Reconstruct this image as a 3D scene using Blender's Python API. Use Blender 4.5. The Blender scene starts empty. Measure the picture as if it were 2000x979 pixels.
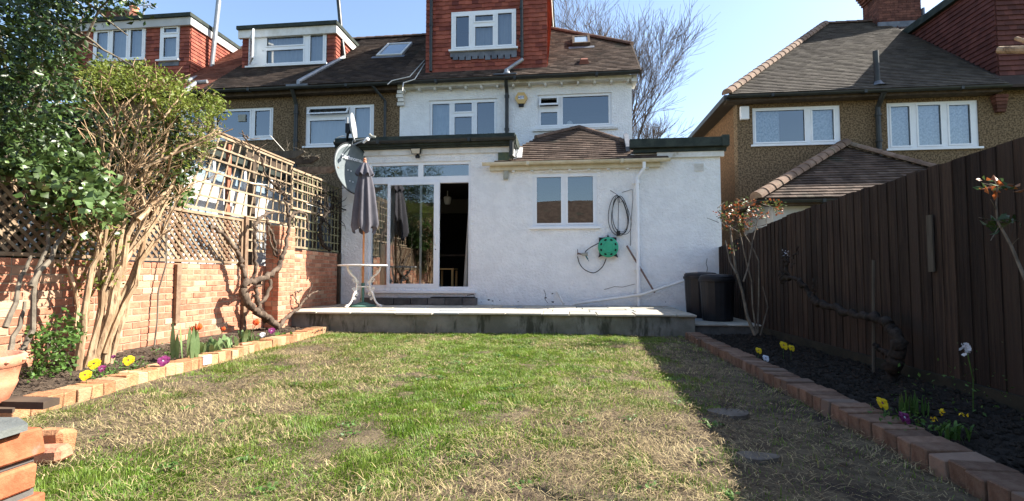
import bpy, math, random
import numpy as np
from mathutils import Vector, noise as mnoise

random.seed(7)
RNG = np.random.default_rng(7)
scene = bpy.context.scene
COL = scene.collection
R = math.radians

# ------------------------------------------------------------------ camera, sky, sun, exposure
FPX, EYE = 980.0, 0.92
YAW, PIT = math.atan(110 / FPX), math.atan(49 / FPX)
cam_d = bpy.data.cameras.new('camera')
cam = bpy.data.objects.new('camera', cam_d)
COL.objects.link(cam)
cam.location = (0, 0, EYE)
cam.rotation_euler = (math.pi / 2 + PIT, 0, YAW)
cam_d.sensor_width = 36
cam_d.lens = FPX / 2000 * 36
cam_d.clip_end = 1000
cam_d.clip_start = 0.05
scene.camera = cam

SUN = Vector((1.15, 0.30, 1.0)).normalized()          # direction towards the sun
EL = math.asin(SUN.z)
AZ = math.atan2(SUN.x, SUN.y)                          # clockwise from +y
world = bpy.data.worlds.new('World')
scene.world = world
world.use_nodes = True
wn = world.node_tree
sky = wn.nodes.new('ShaderNodeTexSky')
sky.sky_type = 'NISHITA'
sky.sun_disc = False
sky.sun_elevation = EL
sky.sun_rotation = AZ
sky.air_density = 1.0
sky.dust_density = 1.0
sky.ozone_density = 1.0
wn.links.new(sky.outputs[0], wn.nodes['Background'].inputs[0])
wn.nodes['Background'].inputs[1].default_value = 0.10
sl = bpy.data.lights.new('sun', 'SUN')
sl.energy = 5.0
sl.angle = R(0.5)
sl.color = (1.0, 0.94, 0.84)
so = bpy.data.objects.new('sun', sl)
COL.objects.link(so)
so.location = (20, 5, 20)
so.rotation_euler = SUN.to_track_quat('Z', 'Y').to_euler()
vs = scene.view_settings
vs.view_transform = 'Standard'
vs.look = 'None'
vs.gamma = 1
vs.exposure = 1.66
vs.use_curve_mapping = False
scene.cycles.max_bounces = 6
scene.cycles.transparent_max_bounces = 12
scene.cycles.use_denoising = True

# ------------------------------------------------------------------ helpers
def ray(px, py):
    a, b = (px - 1000) / FPX, (489.5 - py) / FPX
    f = math.cos(PIT) - b * math.sin(PIT)
    u = math.sin(PIT) + b * math.cos(PIT)
    c, s = math.cos(YAW), math.sin(YAW)
    return (a * c - f * s, a * s + f * c, u)

def aY(px, py, y):
    d = ray(px, py); t = y / d[1]
    return Vector((d[0] * t, y, EYE + d[2] * t))

def aZ(px, py, z):
    d = ray(px, py); t = (z - EYE) / d[2]
    return Vector((d[0] * t, d[1] * t, z))

def aX(px, py, x):
    d = ray(px, py); t = x / d[0]
    return Vector((x, d[1] * t, EYE + d[2] * t))

def wloc(o):
    v = Vector((0, 0, 0))
    while o is not None:
        v += o.location
        o = o.parent
    return v

class MB:
    """collects faces in world coordinates"""
    def __init__(self):
        self.v, self.f, self.r, self.rc = [], [], [], 0.5
    def add(self, vs, fs, r=None):
        n = len(self.v)
        self.v.extend([tuple(p) for p in vs])
        r = self.rc if r is None else r
        for f in fs:
            self.f.append(tuple(i + n for i in f)); self.r.append(r)
        return self
    def box(self, x0, x1, y0, y1, z0, z1, r=None, bev=0):
        if bev:
            return self.bbox(x0, x1, y0, y1, z0, z1, bev, r)
        v = [(x0, y0, z0), (x1, y0, z0), (x1, y1, z0), (x0, y1, z0), (x0, y0, z1), (x1, y0, z1), (x1, y1, z1), (x0, y1, z1)]
        return self.add(v, [(0, 3, 2, 1), (4, 5, 6, 7), (0, 1, 5, 4), (1, 2, 6, 5), (2, 3, 7, 6), (3, 0, 4, 7)], r)
    def bbox(self, x0, x1, y0, y1, z0, z1, b, r=None, jit=0, rot=0):
        """chamfered box"""
        cx, cy, cz = (x0 + x1) / 2, (y0 + y1) / 2, (z0 + z1) / 2
        hx, hy, hz = (x1 - x0) / 2, (y1 - y0) / 2, (z1 - z0) / 2
        vs, idx = [], {}
        for sx in (-1, 1):
            for sy in (-1, 1):
                for sz in (-1, 1):
                    j = [random.uniform(-jit, jit) for _ in range(3)]
                    for k in range(3):
                        h = [hx - b, hy - b, hz - b]; h[k] += b
                        p = Vector((sx * h[0] + j[0], sy * h[1] + j[1], sz * h[2] + j[2]))
                        if rot:
                            p = Vector((p.x * math.cos(rot) - p.y * math.sin(rot), p.x * math.sin(rot) + p.y * math.cos(rot), p.z))
                        idx[(sx, sy, sz, k)] = len(vs); vs.append(p + Vector((cx, cy, cz)))
        fs = []
        S = (-1, 1)
        for s in S:
            fs.append([idx[(s, -1, -1, 0)], idx[(s, 1, -1, 0)], idx[(s, 1, 1, 0)], idx[(s, -1, 1, 0)]][::s])
            fs.append([idx[(-1, s, -1, 1)], idx[(-1, s, 1, 1)], idx[(1, s, 1, 1)], idx[(1, s, -1, 1)]][::s])
            fs.append([idx[(-1, -1, s, 2)], idx[(1, -1, s, 2)], idx[(1, 1, s, 2)], idx[(-1, 1, s, 2)]][::s])
        for a in S:
            for c in S:
                fs.append([idx[(a, c, -1, 0)], idx[(a, c, -1, 1)], idx[(a, c, 1, 1)], idx[(a, c, 1, 0)]][::a * c])
                fs.append([idx[(a, -1, c, 0)], idx[(a, 1, c, 0)], idx[(a, 1, c, 2)], idx[(a, -1, c, 2)]][::a * c])
                fs.append([idx[(-1, a, c, 1)], idx[(-1, a, c, 2)], idx[(1, a, c, 2)], idx[(1, a, c, 1)]][::a * c])
        for a in S:
            for c in S:
                for e in S:
                    fs.append([idx[(a, c, e, 0)], idx[(a, c, e, 1)], idx[(a, c, e, 2)]][::a * c * e])
        return self.add(vs, fs, r)
    def tube(self, pts, rad, n=6, r=None, cap=True):
        pts = [Vector(p) for p in pts]
        if not hasattr(rad, '__len__'):
            rad = [rad] * len(pts)
        vs, fs = [], []
        prev = None
        for i, p in enumerate(pts):
            d = (pts[min(i + 1, len(pts) - 1)] - pts[max(i - 1, 0)])
            if d.length < 1e-9: d = Vector((0, 0, 1))
            d.normalize()
            if prev is None:
                a = d.orthogonal().normalized()
            else:
                a = prev - d * prev.dot(d)
                a = a.normalized() if a.length > 1e-6 else d.orthogonal().normalized()
            prev = a
            b = d.cross(a)
            for k in range(n):
                t = 2 * math.pi * k / n
                vs.append(p + (a * math.cos(t) + b * math.sin(t)) * rad[i])
        for i in range(len(pts) - 1):
            for k in range(n):
                fs.append((i * n + k, i * n + (k + 1) % n, (i + 1) * n + (k + 1) % n, (i + 1) * n + k))
        if cap:
            fs.append(tuple(range(n - 1, -1, -1)))
            fs.append(tuple((len(pts) - 1) * n + k for k in range(n)))
        return self.add(vs, fs, r)
    def lathe(self, c, prof, n=24, r=None, fn=None, cap=True):
        """prof: (radius, z) from low to high; c base centre; fn(theta, i) scales the radius"""
        vs, fs = [], []
        for i, (rr, z) in enumerate(prof):
            for k in range(n):
                t = 2 * math.pi * k / n
                q = rr * (fn(t, i) if fn else 1)
                vs.append((c[0] + q * math.cos(t), c[1] + q * math.sin(t), c[2] + z))
        for i in range(len(prof) - 1):
            for k in range(n):
                fs.append((i * n + k, i * n + (k + 1) % n, (i + 1) * n + (k + 1) % n, (i + 1) * n + k))
        if cap:
            fs.append(tuple(range(n - 1, -1, -1)))
            fs.append(tuple((len(prof) - 1) * n + k for k in range(n)))
        return self.add(vs, fs, r)
    def prism(self, poly, d, r=None):
        """poly: 3d points of a planar polygon, extruded by vector d"""
        n = len(poly); d = Vector(d)
        vs = [Vector(p) for p in poly] + [Vector(p) + d for p in poly]
        fs = [tuple(range(n - 1, -1, -1)), tuple(range(n, 2 * n))] + [(i, (i + 1) % n, n + (i + 1) % n, n + i) for i in range(n)]
        return self.add(vs, fs, r)
    def grid(self, xs0, xs1, zs0, zs1, y0, y1, holes, r=None):
        """sheet facing -y with rectangular openings and reveals"""
        xs = sorted({xs0, xs1} | {min(max(h[0], xs0), xs1) for h in holes} | {min(max(h[1], xs0), xs1) for h in holes})
        zs = sorted({zs0, zs1} | {min(max(h[2], zs0), zs1) for h in holes} | {min(max(h[3], zs0), zs1) for h in holes})
        def solid(i, j):
            if i < 0 or j < 0 or i >= len(xs) - 1 or j >= len(zs) - 1: return False
            cx, cz = (xs[i] + xs[i + 1]) / 2, (zs[j] + zs[j + 1]) / 2
            return not any(h[0] < cx < h[1] and h[2] < cz < h[3] for h in holes)
        for i in range(len(xs) - 1):
            for j in range(len(zs) - 1):
                if not solid(i, j): continue
                a, b, c, d = xs[i], xs[i + 1], zs[j], zs[j + 1]
                V = [(a, y0, c), (b, y0, c), (b, y0, d), (a, y0, d), (a, y1, c), (b, y1, c), (b, y1, d), (a, y1, d)]
                F = [(0, 1, 2, 3), (7, 6, 5, 4)]
                if not solid(i - 1, j): F.append((4, 0, 3, 7))
                if not solid(i + 1, j): F.append((1, 5, 6, 2))
                if not solid(i, j - 1): F.append((4, 5, 1, 0))
                if not solid(i, j + 1): F.append((3, 2, 6, 7))
                self.add(V, F, r)
        return self
    def build(self, name, mat, parent=None, smooth=False):
        v = np.array(self.v, dtype=float)
        if parent is None:
            o0 = Vector(((v[:, 0].min() + v[:, 0].max()) / 2, (v[:, 1].min() + v[:, 1].max()) / 2, v[:, 2].min()))
        else:
            o0 = wloc(parent)
        me = bpy.data.meshes.new(name)
        me.from_pydata((v - np.array(o0)).tolist(), [], self.f)
        at = me.attributes.new('rnd', 'FLOAT', 'FACE')
        at.data.foreach_set('value', np.array(self.r, dtype=np.float32))
        if smooth:
            me.polygons.foreach_set('use_smooth', [True] * len(me.polygons))
        me.materials.append(mat)
        o = bpy.data.objects.new(name, me)
        COL.objects.link(o)
        if parent is None: o.location = o0
        else: o.parent = parent
        return o

def npmesh(name, V, F, rnd, mat, parent=None):
    """V (n,3) world, F (m,3) ints, rnd (m)"""
    V = np.asarray(V, dtype=np.float32)
    if parent is None:
        o0 = np.array([(V[:, 0].min() + V[:, 0].max()) / 2, (V[:, 1].min() + V[:, 1].max()) / 2, V[:, 2].min()])
    else:
        o0 = np.array(wloc(parent))
    V = V - o0.astype(np.float32)
    me = bpy.data.meshes.new(name)
    me.vertices.add(len(V)); me.vertices.foreach_set('co', V.ravel())
    k = F.shape[1]
    me.loops.add(F.size); me.loops.foreach_set('vertex_index', F.ravel().astype(np.int32))
    me.polygons.add(len(F))
    me.polygons.foreach_set('loop_start', np.arange(0, F.size, k, dtype=np.int32))
    me.polygons.foreach_set('loop_total', np.full(len(F), k, dtype=np.int32))
    me.update(calc_edges=True)
    at = me.attributes.new('rnd', 'FLOAT', 'FACE')
    at.data.foreach_set('value', np.asarray(rnd, dtype=np.float32))
    me.materials.append(mat)
    o = bpy.data.objects.new(name, me)
    COL.objects.link(o)
    if parent is None: o.location = Vector([float(q) for q in o0])
    else: o.parent = parent
    return o

def tag(o, label=None, cat=None, group=None, kind=None):
    if label: o['label'] = label
    if cat: o['category'] = cat
    if group: o['group'] = group
    if kind: o['kind'] = kind
    return o

def thing(name, loc, label, cat, group=None):
    o = bpy.data.objects.new(name, None)
    o.empty_display_size = 0.2
    COL.objects.link(o)
    o.location = loc
    return tag(o, label, cat, group)

def unit(a):
    return a / np.maximum(np.linalg.norm(a, axis=1, keepdims=True), 1e-9)

def leaf_arrays(P, size, up=0.6, asp=0.55, lean=None, shape=0):
    """kite leaves, two triangles each"""
    n = len(P)
    P = np.asarray(P, dtype=float)
    N = unit(RNG.normal(size=(n, 3)) + np.array([0.25, -0.25, up]) * 1.2)
    T = unit(np.cross(N, RNG.normal(size=(n, 3))))
    if lean is not None:
        T = unit(T + np.asarray(lean))
        N = unit(N - T * (N * T).sum(1, keepdims=True))
    B = np.cross(N, T)
    s = (size * RNG.uniform(0.55, 1.3, n))[:, None]
    base = P - T * s * 0.5
    tip = P + T * s * 0.5
    mid = P - T * s * 0.05
    l = mid + B * s * asp * 0.5 - N * s * 0.13
    r = mid - B * s * asp * 0.5 - N * s * 0.13
    if shape == 0:
        V = np.stack([base, l, tip, r], 1).reshape(-1, 3)
        i = np.arange(n)[:, None] * 4
        F = np.concatenate([i + [0, 2, 1], i + [0, 3, 2]], 0)
        rr = RNG.random(n)
        return V, F, np.concatenate([rr, rr])
    # lobed leaf (ivy)
    l2 = P + T * s * 0.22 + B * s * asp * 0.22 - N * s * 0.03
    r2 = P + T * s * 0.22 - B * s * asp * 0.22 - N * s * 0.03
    V = np.stack([base, l, l2, tip, r2, r], 1).reshape(-1, 3)
    i = np.arange(n)[:, None] * 6
    F = np.concatenate([i + [0, 3, 2], i + [0, 2, 1], i + [0, 4, 3], i + [0, 5, 4]], 0)
    rr = RNG.random(n)
    return V, F, np.concatenate([rr] * 4)

def leaves(name, mat, parent, P, size, **k):
    V, F, r = leaf_arrays(P, size, **k)
    return npmesh(name, V, F, r, mat, parent)

# ------------------------------------------------------------------ materials
MATS = {}
def mat(name, c1, c2=None, scale=4.0, rough=0.85, bump=0.0, bscale=60.0, rnd=0.0, c3=None, t3=0.8, spec=0.25, stretch=None, c4=None, s4=1.2, lo=0.35, hi=0.65, t4=0.55,
        metal=0.0, bdist=0.01, trans=0.0, detail=6.0, stretch4=None):
    """c1/c2 mottled by noise, faces brightened or darkened by their own 'rnd', c3 taken by faces with rnd > t3, c4 patches of a large noise"""
    m = bpy.data.materials.new(name); m.use_nodes = True
    nt = m.node_tree; N, L = nt.nodes, nt.links
    b = N['Principled BSDF']
    b.inputs['Roughness'].default_value = rough
    b.inputs['Specular IOR Level'].default_value = spec
    b.inputs['Metallic'].default_value = metal
    tc = N.new('ShaderNodeTexCoord'); src = tc.outputs['Object']
    def mapped(st):
        if not st: return src
        mp = N.new('ShaderNodeMapping'); mp.inputs['Scale'].default_value = st
        L.new(src, mp.inputs['Vector']); return mp.outputs['Vector']
    vec = mapped(stretch)
    def rgb(c): return (c[0], c[1], c[2], 1)
    def noise(sc, det=6.0, v=None):
        n = N.new('ShaderNodeTexNoise'); n.inputs['Scale'].default_value = sc; n.inputs['Detail'].default_value = det
        n.inputs['Roughness'].default_value = 0.65
        L.new(v if v is not None else vec, n.inputs['Vector']); return n.outputs['Fac']
    def ramp(fac, a, bb):
        r = N.new('ShaderNodeMapRange'); r.inputs['From Min'].default_value = a; r.inputs['From Max'].default_value = bb
        r.interpolation_type = 'SMOOTHSTEP'
        L.new(fac, r.inputs['Value']); return r.outputs['Result']
    def mix(fac, a, bb):
        x = N.new('ShaderNodeMix'); x.data_type = 'RGBA'
        L.new(fac, x.inputs['Factor'])
        for sck, val in (('A', a), ('B', bb)):
            s = x.inputs[6 if sck == 'A' else 7]
            if isinstance(val, tuple): s.default_value = rgb(val)
            else: L.new(val, s)
        return x.outputs[2]
    at = N.new('ShaderNodeAttribute'); at.attribute_name = 'rnd'
    rf = at.outputs['Fac']
    col = None
    if c2 is not None: col = mix(ramp(noise(scale, detail), lo, hi), tuple(c1), tuple(c2))
    if col is None:
        x = N.new('ShaderNodeRGB'); x.outputs[0].default_value = rgb(c1); col = x.outputs[0]
    if c3 is not None: col = mix(ramp(rf, t3, min(t3 + 0.12, 1.0)), col, tuple(c3))
    if c4 is not None: col = mix(ramp(noise(s4, 8.0, mapped(stretch4) if stretch4 else None), t4, t4 + 0.12), col, tuple(c4))
    if rnd:
        mul = N.new('ShaderNodeMath'); mul.operation = 'MULTIPLY_ADD'
        fr = N.new('ShaderNodeMath'); fr.operation = 'MULTIPLY'; fr.inputs[1].default_value = 7.31
        f2 = N.new('ShaderNodeMath'); f2.operation = 'FRACT'
        L.new(rf, fr.inputs[0]); L.new(fr.outputs[0], f2.inputs[0])
        L.new(f2.outputs[0], mul.inputs[0]); mul.inputs[1].default_value = 2 * rnd; mul.inputs[2].default_value = 1 - rnd
        hs = N.new('ShaderNodeHueSaturation'); L.new(mul.outputs[0], hs.inputs['Value']); L.new(col, hs.inputs['Color'])
        col = hs.outputs['Color']
    L.new(col, b.inputs['Base Color'])
    if bump:
        bn = N.new('ShaderNodeBump'); bn.inputs['Strength'].default_value = bump; bn.inputs['Distance'].default_value = bdist
        L.new(noise(bscale, 4.0), bn.inputs['Height']); L.new(bn.outputs['Normal'], b.inputs['Normal'])
    if trans:
        tr = N.new('ShaderNodeBsdfTranslucent'); L.new(col, tr.inputs['Color'])
        ms = N.new('ShaderNodeMixShader'); ms.inputs[0].default_value = trans
        L.new(b.outputs[0], ms.inputs[1]); L.new(tr.outputs[0], ms.inputs[2])
        L.new(ms.outputs[0], N['Material Output'].inputs['Surface'])
    MATS[name] = m
    return m

def glass_mat(name, tint=(0.75, 0.8, 0.82), base=0.30, rough=0.0):
    m = bpy.data.materials.new(name); m.use_nodes = True
    nt = m.node_tree; N, L = nt.nodes, nt.links
    N.remove(N['Principled BSDF'])
    g = N.new('ShaderNodeBsdfGlossy'); g.inputs['Roughness'].default_value = rough
    g.inputs['Color'].default_value = (0.92, 0.97, 1, 1)
    t = N.new('ShaderNodeBsdfTransparent'); t.inputs['Color'].default_value = (*tint, 1)
    fr = N.new('ShaderNodeFresnel'); fr.inputs['IOR'].default_value = 1.5
    ad = N.new('ShaderNodeMath'); ad.operation = 'MULTIPLY_ADD'; ad.use_clamp = True
    ad.inputs[1].default_value = 1 - base; ad.inputs[2].default_value = base
    L.new(fr.outputs[0], ad.inputs[0])
    ms = N.new('ShaderNodeMixShader')
    L.new(ad.outputs[0], ms.inputs[0]); L.new(t.outputs[0], ms.inputs[1]); L.new(g.outputs[0], ms.inputs[2])
    # slight waviness of the panes
    nz = N.new('ShaderNodeTexNoise'); nz.inputs['Scale'].default_value = 1.3
    tc = N.new('ShaderNodeTexCoord'); L.new(tc.outputs['Object'], nz.inputs['Vector'])
    bp = N.new('ShaderNodeBump'); bp.inputs['Strength'].default_value = 0.05; bp.inputs['Distance'].default_value = 0.02
    L.new(nz.outputs['Fac'], bp.inputs['Height']); L.new(bp.outputs['Normal'], g.inputs['Normal'])
    L.new(ms.outputs[0], N['Material Output'].inputs['Surface'])
    return m

M_render = mat('white_roughcast', (0.86, 0.86, 0.85), (0.78, 0.78, 0.775), scale=3.5, rough=0.9, bump=1.0, bscale=22, bdist=0.034, c4=(0.74, 0.72, 0.67), s4=1.3, t4=0.66, stretch4=(1.6, 1.6, 0.6))
M_render2 = mat('white_roughcast_dirty', (0.78, 0.77, 0.73), (0.58, 0.57, 0.53), scale=2.5, rough=0.9, bump=0.9, bscale=26, bdist=0.02, c4=(0.50, 0.47, 0.38), s4=1.6, t4=0.52)
M_pebble = mat('pebbledash', (0.085, 0.057, 0.031), (0.25, 0.172, 0.098), scale=26, rough=0.95, bump=1.0, bscale=34, bdist=0.02, lo=0.38, hi=0.62, detail=2, c4=(0.13, 0.10, 0.065), s4=0.7, t4=0.62)
M_pebble2 = mat('pebbledash_orange', (0.105, 0.058, 0.026), (0.19, 0.105, 0.05), scale=20, rough=0.95, bump=0.8, bscale=30, bdist=0.02, detail=2)
M_tile = mat('weathered_roof_tile', (0.055, 0.036, 0.027), (0.105, 0.073, 0.055), scale=3, rough=0.9, bump=0.4, bscale=40, rnd=0.33, c3=(0.15, 0.11, 0.085), t3=0.9, c4=(0.055, 0.052, 0.038), s4=0.8, t4=0.56)
M_tile_dk = mat('dark_roof_tile', (0.034, 0.024, 0.019), (0.072, 0.05, 0.038), scale=1.6, rough=0.9, bump=0.4, bscale=40, rnd=0.25, c3=(0.11, 0.08, 0.06), t3=0.9, c4=(0.045, 0.045, 0.032), s4=0.9, t4=0.58)
M_tile_gr = mat('grey_roof_tile', (0.060, 0.049, 0.040), (0.095, 0.080, 0.064), scale=3, rough=0.9, bump=0.4, bscale=40, rnd=0.16, c3=(0.11, 0.095, 0.075), t3=0.9)
M_tile_red = mat('red_roof_tile', (0.15, 0.055, 0.035), (0.22, 0.085, 0.055), scale=2, rough=0.85, rnd=0.2)
M_hung = mat('red_hung_tile', (0.215, 0.055, 0.036), (0.30, 0.088, 0.055), scale=3, rough=0.8, bump=0.3, bscale=50, rnd=0.22, c3=(0.15, 0.04, 0.03), t3=0.82, c4=(0.13, 0.045, 0.032), s4=0.9, t4=0.6)
M_hung_dk = mat('dark_hung_tile', (0.085, 0.028, 0.022), (0.125, 0.042, 0.032), scale=3, rough=0.8, rnd=0.22)
M_back = mat('tile_backing', (0.03, 0.022, 0.018), rough=1)
M_ridge = mat('ridge_tile', (0.15, 0.098, 0.070), (0.23, 0.155, 0.112), scale=5, rough=0.9, bump=0.4, rnd=0.22, c4=(0.22, 0.17, 0.12), s4=3, t4=0.55)
M_ridge_dk = mat('dark_ridge_tile', (0.10, 0.062, 0.045), (0.16, 0.105, 0.075), scale=5, rough=0.9, bump=0.4, rnd=0.22)
M_upvc = mat('white_window_plastic', (0.80, 0.81, 0.82), (0.76, 0.77, 0.78), scale=6, rough=0.35, spec=0.5)
M_wpaint = mat('white_painted_wood', (0.74, 0.73, 0.70), (0.60, 0.58, 0.53), scale=3, rough=0.7, c4=(0.42, 0.38, 0.30), s4=3.0, t4=0.62)
M_cream = mat('cream_gutter', (0.62, 0.56, 0.42), (0.50, 0.44, 0.30), scale=4, rough=0.6, c4=(0.26, 0.17, 0.08), s4=5.0, t4=0.66)
M_black = mat('black_gutter_plastic', (0.018, 0.02, 0.02), (0.03, 0.033, 0.03), scale=6, rough=0.45, spec=0.4)
M_felt = mat('dark_roofing_felt', (0.022, 0.03, 0.026), (0.045, 0.055, 0.045), scale=5, rough=0.8, bump=0.3, bscale=40)
M_lead = mat('grey_lead_flashing', (0.10, 0.11, 0.13), (0.17, 0.18, 0.20), scale=4, rough=0.6, metal=0.2)
M_dark = mat('dark_void', (0.012, 0.012, 0.012), rough=1)
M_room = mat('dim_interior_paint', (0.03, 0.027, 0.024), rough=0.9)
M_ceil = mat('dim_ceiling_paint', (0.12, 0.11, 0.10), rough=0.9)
M_glass = glass_mat('window_glass', base=0.15)
M_glass2 = glass_mat('door_glass', base=0.18, tint=(0.8, 0.84, 0.85))
M_frost = mat('frosted_glass', (0.20, 0.27, 0.33), (0.24, 0.31, 0.37), scale=2, rough=0.12, spec=0.9)
M_blind = mat('pale_blind', (0.38, 0.40, 0.42), (0.33, 0.35, 0.37), scale=1.5, rough=0.8)
M_curtain = mat('blue_white_curtain', (0.50, 0.60, 0.68), (0.40, 0.50, 0.60), scale=3, rough=0.9, trans=0.3)
M_lace = mat('white_lace_curtain', (0.72, 0.78, 0.84), (0.42, 0.50, 0.60), scale=22, rough=0.9, detail=3, trans=0.3)
M_cream_cur = mat('cream_curtain', (0.55, 0.53, 0.48), (0.47, 0.45, 0.40), scale=3, rough=0.9, trans=0.2)
M_brick = mat('garden_wall_brick', (0.35, 0.135, 0.08), (0.47, 0.22, 0.135), scale=9, rough=0.9, bump=0.8, bscale=60, rnd=0.22, c3=(0.50, 0.30, 0.195), t3=0.75, c4=(0.42, 0.27, 0.18), s4=2.5, t4=0.62, bdist=0.008)
M_mortar = mat('mortar', (0.38, 0.29, 0.205), (0.29, 0.225, 0.16), scale=9, rough=0.95, bump=0.5, bscale=70, bdist=0.005)
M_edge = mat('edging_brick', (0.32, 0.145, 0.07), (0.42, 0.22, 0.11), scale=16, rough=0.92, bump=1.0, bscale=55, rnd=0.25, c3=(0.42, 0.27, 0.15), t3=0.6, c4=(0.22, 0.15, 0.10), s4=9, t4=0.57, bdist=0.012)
M_edge2 = mat('brown_edging_brick', (0.15, 0.088, 0.058), (0.225, 0.148, 0.10), scale=14, rough=0.95, bump=0.8, bscale=70, rnd=0.25, c3=(0.22, 0.16, 0.12), t3=0.88, c4=(0.09, 0.075, 0.045), s4=6, t4=0.55, bdist=0.006)  # right edging: darker, browner brick colour than the left, with dark blotches
M_pier = mat('rough_orange_brick', (0.34, 0.10, 0.045), (0.44, 0.165, 0.08), scale=22, rough=0.95, bump=0.8, bscale=90, rnd=0.15, c3=(0.24, 0.17, 0.11), t3=0.72, c4=(0.26, 0.18, 0.125), s4=13, t4=0.60, bdist=0.004)
M_chim = mat('chimney_brick', (0.10, 0.04, 0.03), (0.17, 0.07, 0.048), scale=6, rough=0.9, rnd=0.3, bump=0.4)
M_conc = mat('stained_concrete', (0.26, 0.25, 0.215), (0.16, 0.155, 0.125), scale=2.5, rough=0.95, bump=0.5, bscale=40, c4=(0.065, 0.065, 0.048), s4=1.6, t4=0.50, stretch4=(2.2, 1, 0.55), bdist=0.008)
M_conc2 = mat('plain_concrete', (0.13, 0.125, 0.115), (0.085, 0.08, 0.075), scale=5, rough=0.95, bump=0.5, bscale=40, bdist=0.008)
M_slab = mat('patio_slab', (0.47, 0.43, 0.35), (0.36, 0.33, 0.27), scale=5, rough=0.9, bump=0.4, bscale=30, rnd=0.2, c3=(0.24, 0.25, 0.25), t3=0.7, bdist=0.006)
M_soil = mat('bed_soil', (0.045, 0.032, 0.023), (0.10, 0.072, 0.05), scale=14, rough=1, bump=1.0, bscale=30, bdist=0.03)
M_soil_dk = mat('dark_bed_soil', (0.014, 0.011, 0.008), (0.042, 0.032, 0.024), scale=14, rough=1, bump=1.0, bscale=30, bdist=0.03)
M_lawn = mat('lawn_earth', (0.075, 0.054, 0.035), (0.15, 0.115, 0.07), scale=9, rough=1, bump=1.0, bscale=38, bdist=0.02, c4=(0.045, 0.032, 0.024), s4=2.0, t4=0.52)
M_ground = mat('far_ground', (0.06, 0.08, 0.03), (0.09, 0.08, 0.04), scale=0.3, rough=1)
M_grass = mat('grass_blades', (0.13, 0.235, 0.022), (0.20, 0.285, 0.045), scale=1.6, rough=0.5, rnd=0.35, trans=0.45, spec=0.4, c3=(0.30, 0.30, 0.11), t3=0.8)
M_straw = mat('dead_grass', (0.25, 0.19, 0.095), (0.38, 0.30, 0.155), scale=5, rough=0.8, rnd=0.5, c3=(0.12, 0.085, 0.05), t3=0.62)
M_fence = mat('stained_fence_board', (0.021, 0.0125, 0.0085), (0.052, 0.033, 0.022), scale=4, rough=0.85, bump=0.7, bscale=14, rnd=0.42, stretch=(9, 9, 0.45), c4=(0.06, 0.05, 0.036), s4=1.4, t4=0.64, c3=(0.036, 0.024, 0.017), t3=0.85)
M_fence_grey = mat('weathered_grey_timber', (0.10, 0.085, 0.065), (0.065, 0.055, 0.042), scale=8, rough=0.9, stretch=(6, 6, 0.5))
M_gravelb = mat('mossy_gravel_board', (0.022, 0.021, 0.014), (0.04, 0.034, 0.022), scale=6, rough=0.95)
M_lattice = mat('weathered_lattice_wood', (0.21, 0.14, 0.088), (0.30, 0.22, 0.145), scale=9, rough=0.9, rnd=0.2, c3=(0.17, 0.10, 0.06), t3=0.75)
M_trellis = mat('pale_trellis_wood', (0.23, 0.165, 0.105), (0.34, 0.265, 0.18), scale=9, rough=0.9, rnd=0.2)
M_trellis_g = mat('green_trellis_wood', (0.17, 0.16, 0.09), (0.26, 0.24, 0.14), scale=9, rough=0.9, rnd=0.2)
M_timber = mat('old_timber', (0.16, 0.10, 0.065), (0.25, 0.17, 0.11), scale=7, rough=0.9, stretch=(2, 2, 2), bump=0.4, bscale=50)
M_timber_dk = mat('dark_timber', (0.05, 0.035, 0.025), (0.09, 0.065, 0.045), scale=7, rough=0.9)
M_bark = mat('vine_bark', (0.06, 0.042, 0.031), (0.15, 0.11, 0.08), scale=14, rough=0.95, bump=1.0, bscale=60, bdist=0.01, stretch=(1, 1, 0.5))
M_bark_dk = mat('dark_vine_bark', (0.018, 0.014, 0.011), (0.045, 0.035, 0.028), scale=14, rough=0.95, bump=1.0, bscale=60, bdist=0.01)
M_stem = mat('pale_peeling_stem', (0.25, 0.16, 0.09), (0.45, 0.32, 0.20), scale=10, rough=0.9, bump=0.8, bscale=45, rnd=0.25, bdist=0.008, stretch=(1.5, 1.5, 0.4), c4=(0.12, 0.07, 0.04), s4=9, t4=0.54)
M_stem_gr = mat('grey_stem', (0.10, 0.082, 0.062), (0.19, 0.16, 0.12), scale=10, rough=0.9, bump=0.6, bscale=45, bdist=0.006)
M_twig = mat('bare_twig', (0.10, 0.072, 0.055), (0.15, 0.11, 0.088), scale=1, rough=0.9)
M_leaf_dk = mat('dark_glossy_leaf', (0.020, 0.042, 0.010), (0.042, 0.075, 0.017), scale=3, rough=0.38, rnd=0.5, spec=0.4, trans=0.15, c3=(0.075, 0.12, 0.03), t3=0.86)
M_leaf_ivy = mat('pale_ivy_leaf', (0.06, 0.11, 0.028), (0.11, 0.17, 0.05), scale=4, rough=0.4, rnd=0.35, spec=0.5, trans=0.2)
M_leaf_lt = mat('spring_leaf', (0.12, 0.165, 0.022), (0.19, 0.225, 0.042), scale=4, rough=0.5, rnd=0.35, trans=0.35, c3=(0.20, 0.15, 0.06), t3=0.88)
M_leaf_bed = mat('bed_leaf', (0.06, 0.13, 0.025), (0.10, 0.18, 0.04), scale=6, rough=0.45, rnd=0.35, trans=0.3)
M_leaf_tulip = mat('tulip_leaf', (0.15, 0.23, 0.09), (0.22, 0.31, 0.14), scale=6, rough=0.4, rnd=0.25, trans=0.3)
M_leaf_rose = mat('rose_leaf', (0.07, 0.11, 0.03), (0.12, 0.14, 0.045), scale=6, rough=0.4, rnd=0.35, trans=0.3, c3=(0.30, 0.085, 0.03), t3=0.45)
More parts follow.
